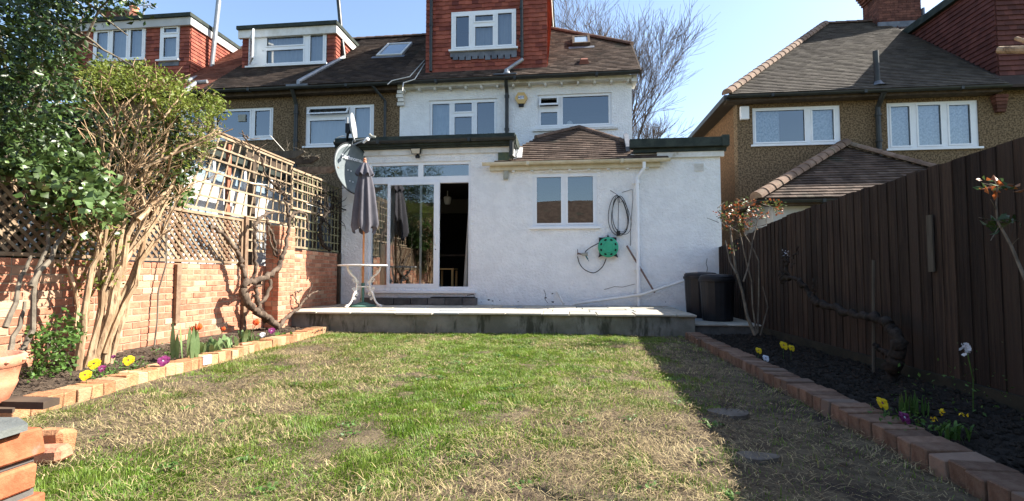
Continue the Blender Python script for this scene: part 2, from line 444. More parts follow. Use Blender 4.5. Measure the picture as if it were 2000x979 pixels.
M_leaf_red = mat('bronze_rose_leaf', (0.28, 0.075, 0.025), (0.34, 0.13, 0.03), scale=6, rough=0.35, rnd=0.35, trans=0.35, c3=(0.06, 0.10, 0.03), t3=0.6)
M_red = mat('tulip_red', (0.62, 0.07, 0.02), (0.72, 0.14, 0.03), scale=20, rough=0.5, trans=0.2)
M_yellow = mat('pansy_yellow', (0.80, 0.55, 0.015), (0.85, 0.66, 0.03), scale=30, rough=0.6, trans=0.2)
M_purple = mat('pansy_purple', (0.13, 0.012, 0.07), (0.22, 0.04, 0.14), scale=40, rough=0.6)
M_whitefl = mat('white_petal', (0.75, 0.76, 0.78), (0.66, 0.68, 0.72), scale=30, rough=0.6, trans=0.2)
M_terra = mat('terracotta', (0.52, 0.20, 0.11), (0.62, 0.30, 0.19), scale=6, rough=0.85, bump=0.3, bscale=50)
M_dish = mat('dish_grey_paint', (0.10, 0.125, 0.13), (0.14, 0.165, 0.175), scale=3, rough=0.5, spec=0.4)
M_dish2 = mat('small_dish_paint', (0.36, 0.37, 0.38), (0.30, 0.31, 0.32), scale=3, rough=0.5)
M_metal = mat('galvanised_metal', (0.34, 0.35, 0.36), (0.26, 0.27, 0.28), scale=8, rough=0.45, metal=0.5)
M_cable = mat('white_cable', (0.62, 0.60, 0.55), rough=0.6)
M_blackp = mat('black_rubber', (0.018, 0.018, 0.02), rough=0.6)
M_canopy = mat('grey_parasol_canvas', (0.10, 0.096, 0.11), (0.13, 0.123, 0.14), scale=4, rough=0.9, trans=0.08)
M_pole = mat('orange_wood_pole', (0.42, 0.16, 0.055), (0.52, 0.24, 0.10), scale=9, rough=0.5, stretch=(3, 3, 0.4))
M_greenbase = mat('green_iron', (0.05, 0.13, 0.11), (0.09, 0.18, 0.15), scale=9, rough=0.6)
M_iron = mat('white_cast_iron', (0.76, 0.75, 0.72), (0.55, 0.53, 0.48), scale=16, rough=0.5, spec=0.4)
M_reel = mat('green_reel_plastic', (0.03, 0.30, 0.17), (0.04, 0.36, 0.21), scale=5, rough=0.4, spec=0.4)
M_bin = mat('black_bin_plastic', (0.009, 0.009, 0.011), (0.014, 0.014, 0.017), scale=4, rough=0.5, spec=0.3)
M_alarm = mat('yellow_alarm_box', (0.62, 0.42, 0.16), (0.56, 0.38, 0.15), scale=5, rough=0.4)
M_greybox = mat('grey_plastic', (0.36, 0.36, 0.31), (0.28, 0.28, 0.24), scale=10, rough=0.6)
M_rust = mat('rusty_iron', (0.13, 0.085, 0.07), (0.20, 0.14, 0.12), scale=12, rough=0.8)
M_stepm = mat('dark_step_brick', (0.07, 0.065, 0.06), (0.12, 0.11, 0.10), scale=6, rough=0.95, rnd=0.25, bump=0.5, bscale=40)
M_stone = mat('grey_stone', (0.16, 0.14, 0.115), (0.10, 0.085, 0.07), scale=8, rough=0.9, bump=0.4, bscale=30)
M_slate = mat('grey_slate', (0.10, 0.11, 0.105), (0.15, 0.16, 0.15), scale=8, rough=0.85, bump=0.5, bscale=30)
M_wood_in = mat('orange_pine', (0.50, 0.28, 0.10), (0.56, 0.34, 0.13), scale=4, rough=0.5)
M_lampsh = mat('white_glass_shade', (0.7, 0.7, 0.68), rough=0.4)
M_ink = mat('blue_ink', (0.04, 0.08, 0.25), rough=0.5)
M_white = mat('plain_white', (0.8, 0.8, 0.8), rough=0.5)
M_shed = mat('white_outhouse_paint', (0.50, 0.50, 0.49), (0.42, 0.42, 0.41), scale=2, rough=0.7)

# ------------------------------------------------------------------ building helpers
def tiles(mb, O, U, V, poly, tw=0.165, gauge=0.10, th=0.020, holes=(), off=0.02, jit=0.003, zig=0):
    """overlapping tile courses on a plane: O origin, U along, V up-slope, poly in (u, v)"""
    O, U, V = Vector(O), Vector(U).normalized(), Vector(V).normalized()
    N = U.cross(V).normalized()
    v0, v1 = min(p[1] for p in poly), max(p[1] for p in poly)
    rows = max(1, int(round((v1 - v0) / gauge)))
    g = (v1 - v0) / rows
    for j in range(rows):
        a, vm = v0 + j * g, v0 + (j + 0.5) * g
        xs = []
        for i in range(len(poly)):
            p, q = poly[i], poly[(i + 1) % len(poly)]
            if (p[1] - vm) * (q[1] - vm) < 0:
                xs.append(p[0] + (vm - p[1]) / (q[1] - p[1]) * (q[0] - p[0]))
        xs.sort()
        iv = [(xs[k], xs[k + 1]) for k in range(0, len(xs) - 1, 2)]
        for h in holes:
            if h[2] < vm < h[3]:
                nv = []
                for s, e in iv:
                    if h[0] > s: nv.append((s, min(e, h[0])))
                    if h[1] < e: nv.append((max(s, h[1]), e))
                iv = [w for w in nv if w[1] - w[0] > 0.01]
        for s, e in iv:
            k = math.floor(s / tw) - 1
            while True:
                x0 = (k + (0.5 if j % 2 else 0)) * tw
                k += 1
                if x0 >= e: break
                x1 = min(x0 + tw - 0.003, e); x0 = max(x0, s)
                if x1 - x0 < 0.012: continue
                d = random.uniform(-jit, jit)
                t0 = off + th + d; t1 = off + 0.003
                la = a - (0.012 if zig and k % 2 else 0)
                P = lambda u, v, n: O + U * u + V * v + N * n
                mb.add([P(x0, la, t0), P(x1, la, t0), P(x1, a + g, t1), P(x0, a + g, t1), P(x0, la, t0 - th * 1.3), P(x1, la, t0 - th * 1.3)],
                       [(0, 1, 2, 3), (4, 5, 1, 0), (1, 5, 2), (0, 3, 4)], random.random())

def ridge_tiles(mb, p0, p1, r=0.11, seg=0.30, n=8, up=None):
    p0, p1 = Vector(p0), Vector(p1)
    d = (p1 - p0); L = d.length; d.normalize()
    side = d.cross(Vector((0, 0, 1))).normalized()
    u = side.cross(d).normalized()
    k = max(1, int(round(L / seg)))
    for i in range(k):
        a = p0 + d * (L * i / k); b = p0 + d * (L * (i + 1) / k + 0.02)
        ra, rb = r * 1.08, r * 0.95
        vs = []
        for P, q in ((a, ra), (b, rb)):
            for m in range(n + 1):
                t = math.pi * m / n
                vs.append(P + side * math.cos(t) * q + u * (math.sin(t) * q - 0.03))
        fs = [(m, m + 1, n + 2 + m, n + 1 + m) for m in range(n)] + [tuple(range(n, -1, -1))]
        mb.add(vs, fs, random.random())

def prect(px0, py0, px1, py1, y):
    """image rectangle to a rectangle on the plane y"""
    a, b = aY(px0, (py0 + py1) / 2, y), aY(px1, (py0 + py1) / 2, y)
    t, u = aY((px0 + px1) / 2, py0, y), aY((px0 + px1) / 2, py1, y)
    return (a.x, b.x, u.z, t.z)

def window(root, rect, ycols, y, glass=None, curtain=None, sill=True, depth=0.06, fw=0.055, mull=0.05, open_top=None, name='window'):
    """ycols: list of (x0, x1, [list of (z0,z1)]) panes in fractions of the rectangle"""
    x0, x1, z0, z1 = rect
    W, H = x1 - x0, z1 - z0
    panes = []
    for a, b, rows in ycols:
        for c, d in rows:
            panes.append((x0 + a * W, x0 + b * W, z0 + c * H, z0 + d * H))
    fr = MB().grid(x0, x1, z0, z1, y, y + depth, panes)
    skip = open_top
    for i, (a, b, c, d) in enumerate(panes):     # casement lips, proud of the frame
        if skip == i: continue
        e = 0.022
        fr.grid(a - 0.012, b + 0.012, c - 0.012, d + 0.012, y - 0.014, y + 0.001, [(a + e, b - e, c + e, d - e)])
    w = fr.build(name, M_upvc, root)
    g = MB()
    for i, (a, b, c, d) in enumerate(panes):
        if skip == i: continue
        g.add([(a, y + 0.02, c), (b, y + 0.02, c), (b, y + 0.02, d), (a, y + 0.02, d)], [(0, 1, 2, 3)])
    g.build('pane', glass or M_glass, w)
    if skip is not None:
        a, b, c, d = panes[skip]
        o = 0.10
        q = MB(); e = 0.03
        P = lambda x, t, k: (x, y - 0.01 - o * (1 - t) - k * 0.03, d + 0.01 - (d - c + 0.02) * (1 - t))
        def bar(xa, xb, ta, tb):
            q.add([P(xa, ta, 0), P(xb, ta, 0), P(xb, tb, 0), P(xa, tb, 0), P(xa, ta, 1), P(xb, ta, 1), P(xb, tb, 1), P(xa, tb, 1)],
                  [(0, 3, 2, 1), (4, 5, 6, 7), (0, 1, 5, 4), (1, 2, 6, 5), (2, 3, 7, 6), (3, 0, 4, 7)])
        h = 0.2
        bar(a - .01, b + .01, 0, h); bar(a - .01, b + .01, 1 - h, 1); bar(a - .01, a + .03, h, 1 - h); bar(b - .03, b + .01, h, 1 - h)
        s = q.build('casement', M_upvc, w)
        tag(s, 'top-hung casement propped open')
        q2 = MB(); q2.add([P(a + .03, h, .5), P(b - .03, h, .5), P(b - .03, 1 - h, .5), P(a + .03, 1 - h, .5)], [(0, 1, 2, 3)])
        q2.build('open_pane', M_glass, w)
    if sill:
        MB().box(x0 - 0.05, x1 + 0.05, y - 0.075, y + 0.03, z0 - 0.045, z0 - 0.002).build('sill', M_upvc, w)
    if curtain:
        cm, spans = curtain
        c = MB()
        for s, e in spans:
            xa, xb = x0 + s * W, x0 + e * W
            n = max(4, int((xb - xa) / 0.022)); vs = []
            for i in range(n + 1):
                t = i / n
                yy = y + 0.13 + 0.02 * math.sin(t * (xb - xa) * 42 + 3 * s) + 0.01 * math.sin(t * (xb - xa) * 95)
                vs += [(xa + (xb - xa) * t, yy, z0), (xa + (xb - xa) * t, yy, z1)]
            c.add(vs, [(2 * i, 2 * i + 2, 2 * i + 3, 2 * i + 1) for i in range(n)])
        c.build('curtain', cm, w, smooth=True)
    return w

def gutter(root, x0, x1, y, z, m, name='gutter', r=0.06):
    """half-round gutter along x"""
    mb = MB(); n = 8; vs = []
    for x in (x0, x1):
        for k in range(n + 1):
            t = math.pi + math.pi * k / n
            vs.append((x, y + math.cos(t) * r, z + math.sin(t) * r))
        for k in range(n, -1, -1):
            t = math.pi + math.pi * k / n
            vs.append((x, y + math.cos(t) * (r - .008), z + math.sin(t) * (r - .008)))
    q = 2 * (n + 1)
    fs = [(i, (i + 1) % q, q + (i + 1) % q, q + i) for i in range(q)] + [tuple(range(n + 1)) + tuple(range(n + 1, q)), tuple(range(2 * q - 1, q - 1, -1))]
    mb.add(vs, fs)
    nb = max(2, int((x1 - x0) / 1.8))
    for i in range(nb):
        x = x0 + (x1 - x0) * (i + 0.5) / nb
        mb.box(x - 0.03, x + 0.03, y - r - 0.006, y + r + .01, z - r - 0.006, z + 0.004)
    return mb.build(name, m, root)

def pipe_joints(mb, pts, r, every=None):
    mb.tube(pts, r, 10)
    for p in (every or []):
        mb.tube([Vector(p) - Vector((0, 0, 0.03)), Vector(p) + Vector((0, 0, 0.03))], r * 1.28, 10)

# ------------------------------------------------------------------ the ground
PT = 0.33      # patio level
g = MB(); g.add([(-300, -300, -0.12), (300, -300, -0.12), (300, 400, -0.12), (-300, 400, -0.12)], [(0, 1, 2, 3)])
tag(g.build('ground', M_ground), kind='structure')

def sheet(name, x0, x1, y0, y1, zf, m, step=0.12, base=-0.1):
    nx, ny = int((x1 - x0) / step) + 1, int((y1 - y0) / step) + 1
    xs, ys = np.linspace(x0, x1, nx), np.linspace(y0, y1, ny)
    mb = MB()
    vs = [(x, y, zf(x, y)) for y in ys for x in xs]
    fs = [(j * nx + i, j * nx + i + 1, (j + 1) * nx + i + 1, (j + 1) * nx + i) for j in range(ny - 1) for i in range(nx - 1)]
    mb.add(vs, fs)
    return tag(mb.build(name, m, smooth=True), kind='structure')

def nz(x, y, s, k=0): return mnoise.noise(Vector((x * s, y * s, k)))
def lawn_z(x, y): return 0.018 * nz(x, y, 1.1) + 0.010 * nz(x, y, 4.5, 3) - 0.01
sheet('lawn_ground', -4.35, 2.0, -6, 8.0, lawn_z, M_lawn, 0.07)
def bedl_z(x, y): return 0.055 + 0.02 * nz(x, y, 4, 5) + 0.012 * nz(x, y, 13, 5) + max(0, -4.2 - x) * 0.08
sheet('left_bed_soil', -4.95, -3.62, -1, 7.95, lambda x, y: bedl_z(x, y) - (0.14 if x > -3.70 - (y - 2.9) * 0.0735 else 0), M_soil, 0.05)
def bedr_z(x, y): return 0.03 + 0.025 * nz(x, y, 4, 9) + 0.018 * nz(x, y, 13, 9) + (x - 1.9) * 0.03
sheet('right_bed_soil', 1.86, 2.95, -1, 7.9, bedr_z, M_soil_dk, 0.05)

# patio: concrete plinth, irregular slabs
p = MB(); p.box(-4.72, 1.9, 7.90, 10.1, -0.1, PT - 0.035)
tag(p.build('patio_plinth', M_conc), kind='structure')
p = MB(); y = 7.86; row = 0
while y < 10.08:
    d = min([0.46, 0.58, 0.40, 0.52][row % 4], 10.09 - y)
    x = -4.72 - (row % 3) * 0.13
    while x < 1.9:
        w = random.choice([0.42, 0.58, 0.62, 0.75])
        xa, xb = max(x, -4.72), min(x + w - 0.012, 1.915)
        if xb - xa > 0.05:
            zz = PT + random.uniform(-0.006, 0.004)
            yo = random.uniform(-0.03, 0.012) if row == 0 else 0
            p.bbox(xa, xb, y + yo, y + d - 0.012, zz - 0.033, zz, 0.006, random.random(), jit=0.003)
        x += w
    y += d; row += 1
tag(p.build('patio_slabs', M_slab), kind='structure')
# low step on the right of the patio
p = MB(); p.box(1.905, 2.93, 8.02, 10.1, -0.1, 0.15)
tag(p.build('low_step', M_conc2), kind='structure')
p = MB()
for i, (xa, xb, ya, yb) in enumerate([(1.92, 2.4, 7.98, 8.6), (2.41, 2.9, 7.99, 8.6), (1.92, 2.6, 8.61, 9.4), (2.61, 2.9, 8.61, 9.4), (1.92, 2.9, 9.41, 10.08)]):
    p.bbox(xa, xb, ya, yb, 0.151, 0.178 + random.uniform(-.004, .004), 0.006, random.random())
tag(p.build('low_step_slabs', M_slab), kind='structure')

# ------------------------------------------------------------------ the white house
YU, YE = 11.8, 10.1           # upper wall, extension wall
MR = 0.84                      # roof slope of the terrace
EY, EZ = 11.50, 5.60           # tile edge at the eaves
def rz(y): return EZ + MR * (y - EY)
RY = 14.62; RZ = rz(RY)
Vr = Vector((0, 1, MR)).normalized(); SL = math.sqrt(1 + MR * MR)

wh = thing('white_house', (-1.4, 11.8, 0), 'white roughcast house with red tile-hung dormer and open sliding door', 'house')
XL, XR = aY(781, 200, YU).x, 1.50
W1 = prect(838, 194, 971, 300, YU)
W1 = (W1[0], W1[1], 3.95, W1[3])
W2 = prect(1050, 183, 1195, 247, YU)
up = MB().grid(XL, XR, 3.03, 5.52, YU, YU + 0.25, [W1, W2])
up.box(XR - 0.25, XR, YU + 0.26, 17.3, 0, 5.5)
up.box(XL + 3.0, XR - .26, 17.05, 17.3, 0, 5.5)
up.build('upper_wall', M_render, wh)
MB().box(XL, XR, YU - 0.19, YU - 0.004, 5.47, 5.56).box(XR - 0.02, XR + 0.1, YU - 0.19, YU + 0.3, 5.4, 5.56).build('soffit', M_render2, wh)
rt = MB()
for i in range(15):
    x = XL + 0.15 + i * (XR - XL - 0.25) / 14
    rt.box(x - 0.025, x + 0.025, YU - 0.17, YU - 0.002, 5.41, 5.468)
rt.build('rafter_ends', M_wpaint, wh)
gutter(wh, XL + 0.05, XR + 0.12, EY - 0.02, EZ - 0.02, M_black)
# kneeler bricks at the party line
kb = MB()
for i in range(4):
    kb.box(XL - 0.02 - 0.03 * (i % 2), XL + 0.12, YU - 0.16 + i * .03, YU - .003, 5.45 - (i + 1) * 0.09, 5.45 - i * 0.09 - .008)
kb.build('corbel', M_wpaint, wh)

def frac(rect, pxs, y):
    """pane rectangles given in the picture -> fractions of the window"""
    out = []
    for (a, b, rows) in pxs:
        xa, xb = aY(a, 200, y).x, aY(b, 200, y).x
        rr = []
        for (t, u) in rows:
            mx = (a + b) / 2
            zt, zb = aY(mx, t, y).z, aY(mx, u, y).z
            rr.append((max(0.03, (zb - rect[2]) / (rect[3] - rect[2])), min(0.97, (zt - rect[2]) / (rect[3] - rect[2]))))
        out.append((max(0.02, (xa - rect[0]) / (rect[1] - rect[0])), min(0.98, (xb - rect[0]) / (rect[1] - rect[0])), rr))
    return out
w = window(wh, W1, [(0.03, 0.31, [(0.03, 0.95)]), (0.36, 0.64, [(0.03, 0.68), (0.75, 0.95)]), (0.69, 0.97, [(0.03, 0.95)])], YU + 0.04, curtain=(M_curtain, [(0.02, 0.30)]), sill=False)
w = window(wh, W2, [(0.03, 0.28, [(0.05, 0.50), (0.66, 0.93)]), (0.33, 0.97, [(0.05, 0.95)])], YU + 0.04, glass=M_glass, open_top=1)
W2w = w
MB().box(W2[0] - 0.12, W2[1] + 0.13, YU - 0.05, YU - 0.003, W2[2] - 0.10, W2[2] - 0.055).build('drip_mould', M_render2, wh)
MB().lathe((aY(1113, 240, YU + .2).x, YU + 0.14, W2[2] + 0.03), [(0.03, 0), (0.07, 0.03), (0.08, 0.08), (0.05, 0.13), (0.01, 0.15)], 12).build('vase', M_white, W2w)

# main roof: front slope with a half hip at the gable end
A = (1.62, 13.03); B = (-0.45, RY)
rf = MB()
def uvr(x, y): return (x, (y - EY) * SL)
DX0, DX1 = -3.47, -0.49
DY = aY(833, 143, 11.87).y
polyR = [uvr(XL, EY), uvr(XR + 0.14, EY), uvr(XR + 0.14, A[1]), uvr(B[0], RY), uvr(XL, RY)]
SK2 = (aY(1118, 95, 13.3).x, aY(1152, 95, 13.3).x, (13.05 - EY) * SL, (13.62 - EY) * SL)
tiles(rf, (0, EY, EZ), (1, 0, 0), Vr, polyR, holes=[(DX0 + 0.05, DX1 - 0.05, (DY + .12 - EY) * SL, 9), SK2])
rf.build('roof', M_tile, wh)
rb = MB()
for q in ([(XL, EY), (XR + .14, EY), (XR + .14, A[1]), (B[0], RY), (XL, RY)],):
    rb.prism([(x, y, rz(y)) for x, y in q], (0, 0, -0.06))
rb.prism([(XL, RY, RZ), (B[0], RY, RZ), (XR + .14, RY + 1.6, A[1] * 0 + rz(A[1])), (XR + .14, 17.74, EZ), (XL, 17.74, EZ)], (0, 0, -0.06))
rb.prism([(XR + .14, A[1], rz(A[1])), (XR + .14, RY + 1.6, rz(A[1])), (B[0], RY, RZ)], (0, 0, -0.05))
rb.prism([(XR - 0.0, 11.9, EZ - .1), (XR - 0.0, 17.3, EZ - .1), (XR, RY + 1.6, rz(A[1]) - .07), (XR, A[1], rz(A[1]) - .07)], (-0.2, 0, 0))
rb.build('roof_deck', M_back, wh)
vg = MB()
vg.prism([(XR + .155, EY + .02, rz(EY) - 0.16), (XR + .155, EY + .02, rz(EY) + .03), (XR + .155, A[1], rz(A[1]) + .03), (XR + .155, A[1], rz(A[1]) - .16)], (0.03, 0, 0))
vg.box(XR - .02, XR + .20, A[1] - .04, A[1] + 3.2, rz(A[1]) - .22, rz(A[1]) - .07)
vg.build('bargeboard', M_timber_dk, wh)
rg = MB()
ridge_tiles(rg, (A[0] + .05, A[1] - .05, rz(A[1]) + 0.03), (B[0], B[1], RZ + 0.04), 0.085, 0.3)
ridge_tiles(rg, (XL, RY, RZ + 0.04), (B[0], RY, RZ + 0.04), 0.09, 0.3)
rg.build('ridge', M_ridge_dk, wh)
# roof window right of the dormer
def skylight(root, x0, x1, ya, yb, up=0.09, name='roof_window', m=M_lead, tilt=0.0):
    N = Vector((0, -MR, 1)).normalized()
    P = lambda x, y, n: Vector((x, y, rz(y))) + N * n
    fr = MB()
    def bar(xa, xb, y0, y1):
        v = [P(xa, y0, -0.03), P(xb, y0, -0.03), P(xb, y1, -0.03), P(xa, y1, -0.03), P(xa, y0, up), P(xb, y0, up), P(xb, y1, up + tilt), P(xa, y1, up + tilt)]
        fr.add(v, [(0, 3, 2, 1), (4, 5, 6, 7), (0, 1, 5, 4), (1, 2, 6, 5), (2, 3, 7, 6), (3, 0, 4, 7)])
    t = 0.06
    bar(x0, x1, ya, ya + t); bar(x0, x1, yb - t, yb); bar(x0, x0 + t, ya + t, yb - t); bar(x1 - t, x1, ya + t, yb - t)
    f = fr.build(name, m, root)
    MB().add([P(x0 + t, ya + t, up - .02), P(x1 - t, ya + t, up - .02), P(x1 - t, yb - t, up - .02), P(x0 + t, yb - t, up - .02)], [(0, 1, 2, 3)]).build('pane', M_frost, f)
    MB().add([P(x0 - .1, ya - .12, .045), P(x1 + .1, ya - .12, .045), P(x1 + .1, ya - .005, .05), P(x0 - .1, ya - .005, .05)], [(0, 1, 2, 3)]).build('apron', M_lead, f)
    return f
skylight(wh, SK2[0], SK2[1], 13.05, 13.62, up=0.14, m=M_timber_dk)
q = aY(1140, 146, 11.95)
MB().prism([(q.x - .12, 11.9, rz(11.9)), (q.x + .14, 11.9, rz(11.9)), (q.x + .10, 11.9, rz(11.9) + .16), (q.x - .06, 11.9, rz(11.9) + .16)], (0, .2, .12)).build('vent_tile', M_tile_red, wh)

# tile-hung dormer
Dz0 = rz(DY) - 0.02; Dz1 = 9.0
dw = prect(882, 22, 1008, 97, DY)
dm = MB().grid(DX0, DX1, Dz0, Dz1, DY, DY + 0.12, [dw])
dm.box(DX0, DX0 + .12, DY + .121, 17.5, rz(DY) - .1, Dz1)
dm.box(DX1 - .12, DX1, DY + .121, 17.5, rz(DY) - .1, Dz1)
dorm = dm.build('dormer', M_back, wh)
th = MB()
tiles(th, (DX0 - .01, DY, Dz0 + .03), (1, 0, 0), (0, 0, 1), [(0, 0), (DX1 - DX0 + .02, 0), (DX1 - DX0 + .02, Dz1 - Dz0 - .05), (0, Dz1 - Dz0 - .05)],
      tw=0.165, gauge=0.105, th=0.022, off=0.006, holes=[(dw[0] - DX0 - .0, dw[1] - DX0 + .02, dw[2] - Dz0 - .2, dw[3] - Dz0 - .02)], zig=1)
th.build('hung_tiles', M_hung, dorm); th = MB()
tiles(th, (DX1, DY, Dz0), (0, 1, 0), (0, 0, 1), [(0, 0), (0.05, 0), (RY - DY + .4, (RY - DY + .4) * MR), (RY - DY + .4, Dz1 - Dz0), (0, Dz1 - Dz0)], tw=0.165, gauge=0.105, th=0.022, off=0.006)
th.build('hung_tiles', M_hung, dorm)
MB().box(DX0 - .1, DX1 + .1, DY - .12, 17.6, Dz1, Dz1 + .15).build('dormer_roof', M_felt, dorm)
MB().box(DX1 + .03, DX1 + .06, DY - .02, 16.5, Dz1 - .22, Dz1 - .003).build('dormer_fascia', M_wpaint, dorm)
fl = MB(); fl.box(dw[0] - .02, dw[1] + .02, DY - .045, DY - .004, dw[2] - .17, dw[2] - .05)
for i in range(10):
    x = dw[0] + (i + .3) * (dw[1] - dw[0]) / 10
    fl.box(x, x + .13, DY - .05, DY - .034, dw[2] - .26 + random.uniform(-.02, .02), dw[2] - .16)
fl.build('lead_apron', M_lead, dorm)
window(dorm, dw, [(0.06, 0.29, [(0.06, 0.9)]), (0.36, 0.66, [(0.06, 0.60), (0.70, 0.9)]), (0.71, 0.95, [(0.06, 0.92)])], DY - 0.03, curtain=(M_blind, [(0.34, 0.98)]), fw=0.05)
dp = MB(); xx = aY(1018, 60, DY - .08).x
pipe_joints(dp, [(xx, DY - .08, Dz1), (xx + .02, DY - .08, aY(1022, 112, DY - .08).z)], 0.038, [(xx, DY - .08, 7.4), (xx, DY - .08, 6.6)])
xx = aY(842, 60, DY - .08).x
pipe_joints(dp, [(xx, DY - .08, Dz1), (xx, DY - .08, rz(DY) + .02)], 0.038, [(xx, DY - .08, 7.1)])
dp.build('dormer_downpipe', M_black, dorm)
fp = MB(); a = aY(1021, 116, DY - .1); b = aY(990, 137, DY - .22); c = Vector((b.x, DY - .2, rz(DY - .2)))
fp.tube([a, b, b - Vector((0, 0, .08)), c], 0.045, 12)
fp.lathe(c - Vector((0, 0, .02)), [(.10, 0), (.075, .05), (.06, .12)], 14)
sp = fp.build('soil_vent_pipe', M_metal, wh)
MB().box(c.x - .3, c.x + .25, EY - .02, EY + .12, rz(EY) + .05, rz(EY) + .075).build('flashing', M_lead, sp)
cb = MB()
for k, pts in enumerate([[(829, 118), (800, 150), (765, 158), (757, 165)], [(829, 125), (810, 155), (788, 162), (786, 178)]]):
    P3 = []
    for (u, v) in pts:
        d = ray(u, v); t = (EZ + .06 - MR * EY - EYE) / (d[2] - MR * d[1]); P3.append(Vector((d[0] * t, d[1] * t, EYE + d[2] * t)))
    cb.tube(P3, 0.012, 5)
cb.build('roof_cable', M_cable, wh)
# downpipe between the upper windows
dx = aY(990, 220, YU - .09).x
dpp = MB(); pipe_joints(dpp, [(dx, EY, EZ - .07), (dx, YU - .09, EZ - .32), (dx, YU - .09, 3.6)], 0.045, [(dx, YU - .09, 5.2), (dx, YU - .09, 4.4)])
dpp.build('downpipe', M_black, wh)

# --- the extension: door bay, kitchen bay, right bay
dr = (aY(728, 450, YE).x - 0.09, aY(919, 450, YE).x, aY(860, 563, YE).z, aY(860, 352, YE).z)
tr = (dr[0], dr[1], dr[3] + 0.02, aY(830, 316, YE).z)
opening = (dr[0], dr[1], dr[2], tr[3])
KW = prect(1040, 338, 1167, 443, YE)
ex = MB()
XM = -1.10; X1E = 2.96
ex.grid(-4.76, XM, PT - .3, 3.56, YE, YE + 0.25, [opening])
ex.grid(XM, 1.25, PT - .3, 3.17, YE, YE + 0.25, [KW])
ex.grid(1.25, X1E, PT - .3, 3.34, YE, YE + 0.25, [])
ex.box(-4.76, -4.51, YE + .25, YU - .005, 0, 3.56)
ex.box(X1E - .25, X1E, YE + .25, 14.0, 0, 3.34)
ex.box(XR + .0, X1E - .26, 13.8, 14.0, 0, 3.3)
ex.box(XM - .02, XM + .08, YE + .25, YU - .005, 3.0, 3.56)
ex.box(1.2, 1.3, YE + .25, YU - .005, 3.0, 3.5)
ex.build('extension_wall', M_render, wh)
# flat roofs
f = MB()
f.box(-4.86, XM + .04, YE - 0.12, YU - .01, 3.565, 3.62)
f.box(-4.86, XM + .04, YE - 0.17, YE - .03, 3.60, 3.80)
f.box(XM - .03, XM + .06, YE - 0.10, YU - .01, 3.60, 3.78)
f.build('flat_roof', M_felt, wh); f = MB()
f.box(1.30, X1E + .1, YE - 0.08, 14.05, 3.345, 3.42)
f.box(1.22, X1E + .1, YE - 0.16, YE - .02, 3.43, 3.60)
f.box(X1E + .0, X1E + .13, YE - 0.18, 14.05, 3.42, 3.63)
f.build('flat_roof', M_felt, wh)
gutter(wh, -4.84, XM + .07, YE - 0.22, 3.70, M_black, 'flat_roof_gutter')
MB().box(1.75, X1E + .06, YE - 0.06, YE - 0.004, 3.24, 3.425).build('fascia_board', M_wpaint, wh)
MB().box(-4.70, XM - .02, YE - 0.035, YE - 0.004, 3.44, 3.56).build('door_bay_fascia', M_wpaint, wh)
MB().box(-1.42, XM - .03, YE - .02, YE - .001, 3.25, 3.44).build('wall_patch', mat('mossy_green_board', (0.07, 0.10, 0.08), (0.13, 0.15, 0.08), scale=6), wh)
MB().tube([(XM - .02, YE - .17, 3.66), (XM - .03, YE - .15, 3.35), (XM + .02, YE - .12, 3.30)], 0.05, 10).build('gutter_outlet', M_black, wh)
# kitchen hipped roof
KM = 0.66; KY, KZ = YE - 0.13, 3.20
def kz(y): return KZ + KM * (y - KY)
kp = [(-1.05, KY), (1.98, KY), (1.98, KY + .02), (1.27, 10.75), (0.27, 11.72), (-0.70, 11.20), (-1.03, 10.72)]
KS = math.sqrt(1 + KM * KM)
kt = MB()
tiles(kt, (0, KY, KZ), (1, 0, 0), (0, 1, KM), [(x, (y - KY) * KS) for x, y in kp], tw=0.16, gauge=0.115, th=0.022)
tiles(kt, (0, KY, KZ), (1, 0, 0), (0, 1, KM), [(x, (y - KY) * KS) for x, y in [(-1.62, KY), (-1.05, KY), (-1.05, KY + .12)]], tw=0.16, gauge=0.06, th=0.02)
kr = kt.build('kitchen_roof', M_tile, wh)
kb = MB()
kb.prism([(x, y, kz(y)) for x, y in kp], (0, 0, -.05))
kb.prism([(0.27, 11.72, kz(11.72)), (-0.70, 11.2, kz(11.2)), (-.9, 11.79, kz(11.2) - .1), (.27, 11.79, kz(11.72))], (0, 0, -.03))
kb.prism([(0.27, 11.72, kz(11.72)), (.27, 11.79, kz(11.72)), (1.27, 11.79, kz(10.75) - .1), (1.27, 10.75, kz(10.75))], (0, 0, -.03))
kb.box(-1.05, 1.2, YE - .02, YE + .05, 3.171, 3.22)
kb.build('roof_boarding', M_back, kr)
kg = MB()
ridge_tiles(kg, (-0.72, 11.18, kz(11.18) + .04), (0.27, 11.72, kz(11.72) + .05), 0.075, 0.26)
ridge_tiles(kg, (1.30, 10.72, kz(10.72) + .04), (0.27, 11.72, kz(11.72) + .05), 0.075, 0.26)
kg.build('hip_tiles', M_ridge_dk, kr)
MB().prism([(-1.04, KY + .12, kz(KY) + .06), (-1.02, KY + .55, kz(KY + .5) + .05), (-.95, KY + .55, kz(KY + .5) + .05), (-.93, KY + .12, kz(KY) + .06)], (0, 0, .07)).build('mortar_fillet', M_shed, kr)
MB().prism([(1.17, 10.2, kz(10.2) + .07), (1.25, 10.2, kz(10.2) + .07), (1.3, 10.9, kz(10.9) + .07), (1.2, 10.9, kz(10.9) + .07)], (0, 0, .10)).build('lead_valley', M_lead, kr)
MB().box(-1.58, 1.80, YE - .09, YE - .004, 3.055, 3.16).build('eaves_board', M_cream, wh)
gutter(wh, -1.72, 1.98, YE - .16, 3.20, M_cream, 'kitchen_gutter', 0.062)
rt = MB()
for i in range(8):
    x = -1.1 + i * 0.38
    rt.box(x - .03, x + .03, YE - .08, YE - .002, 3.02, 3.052)
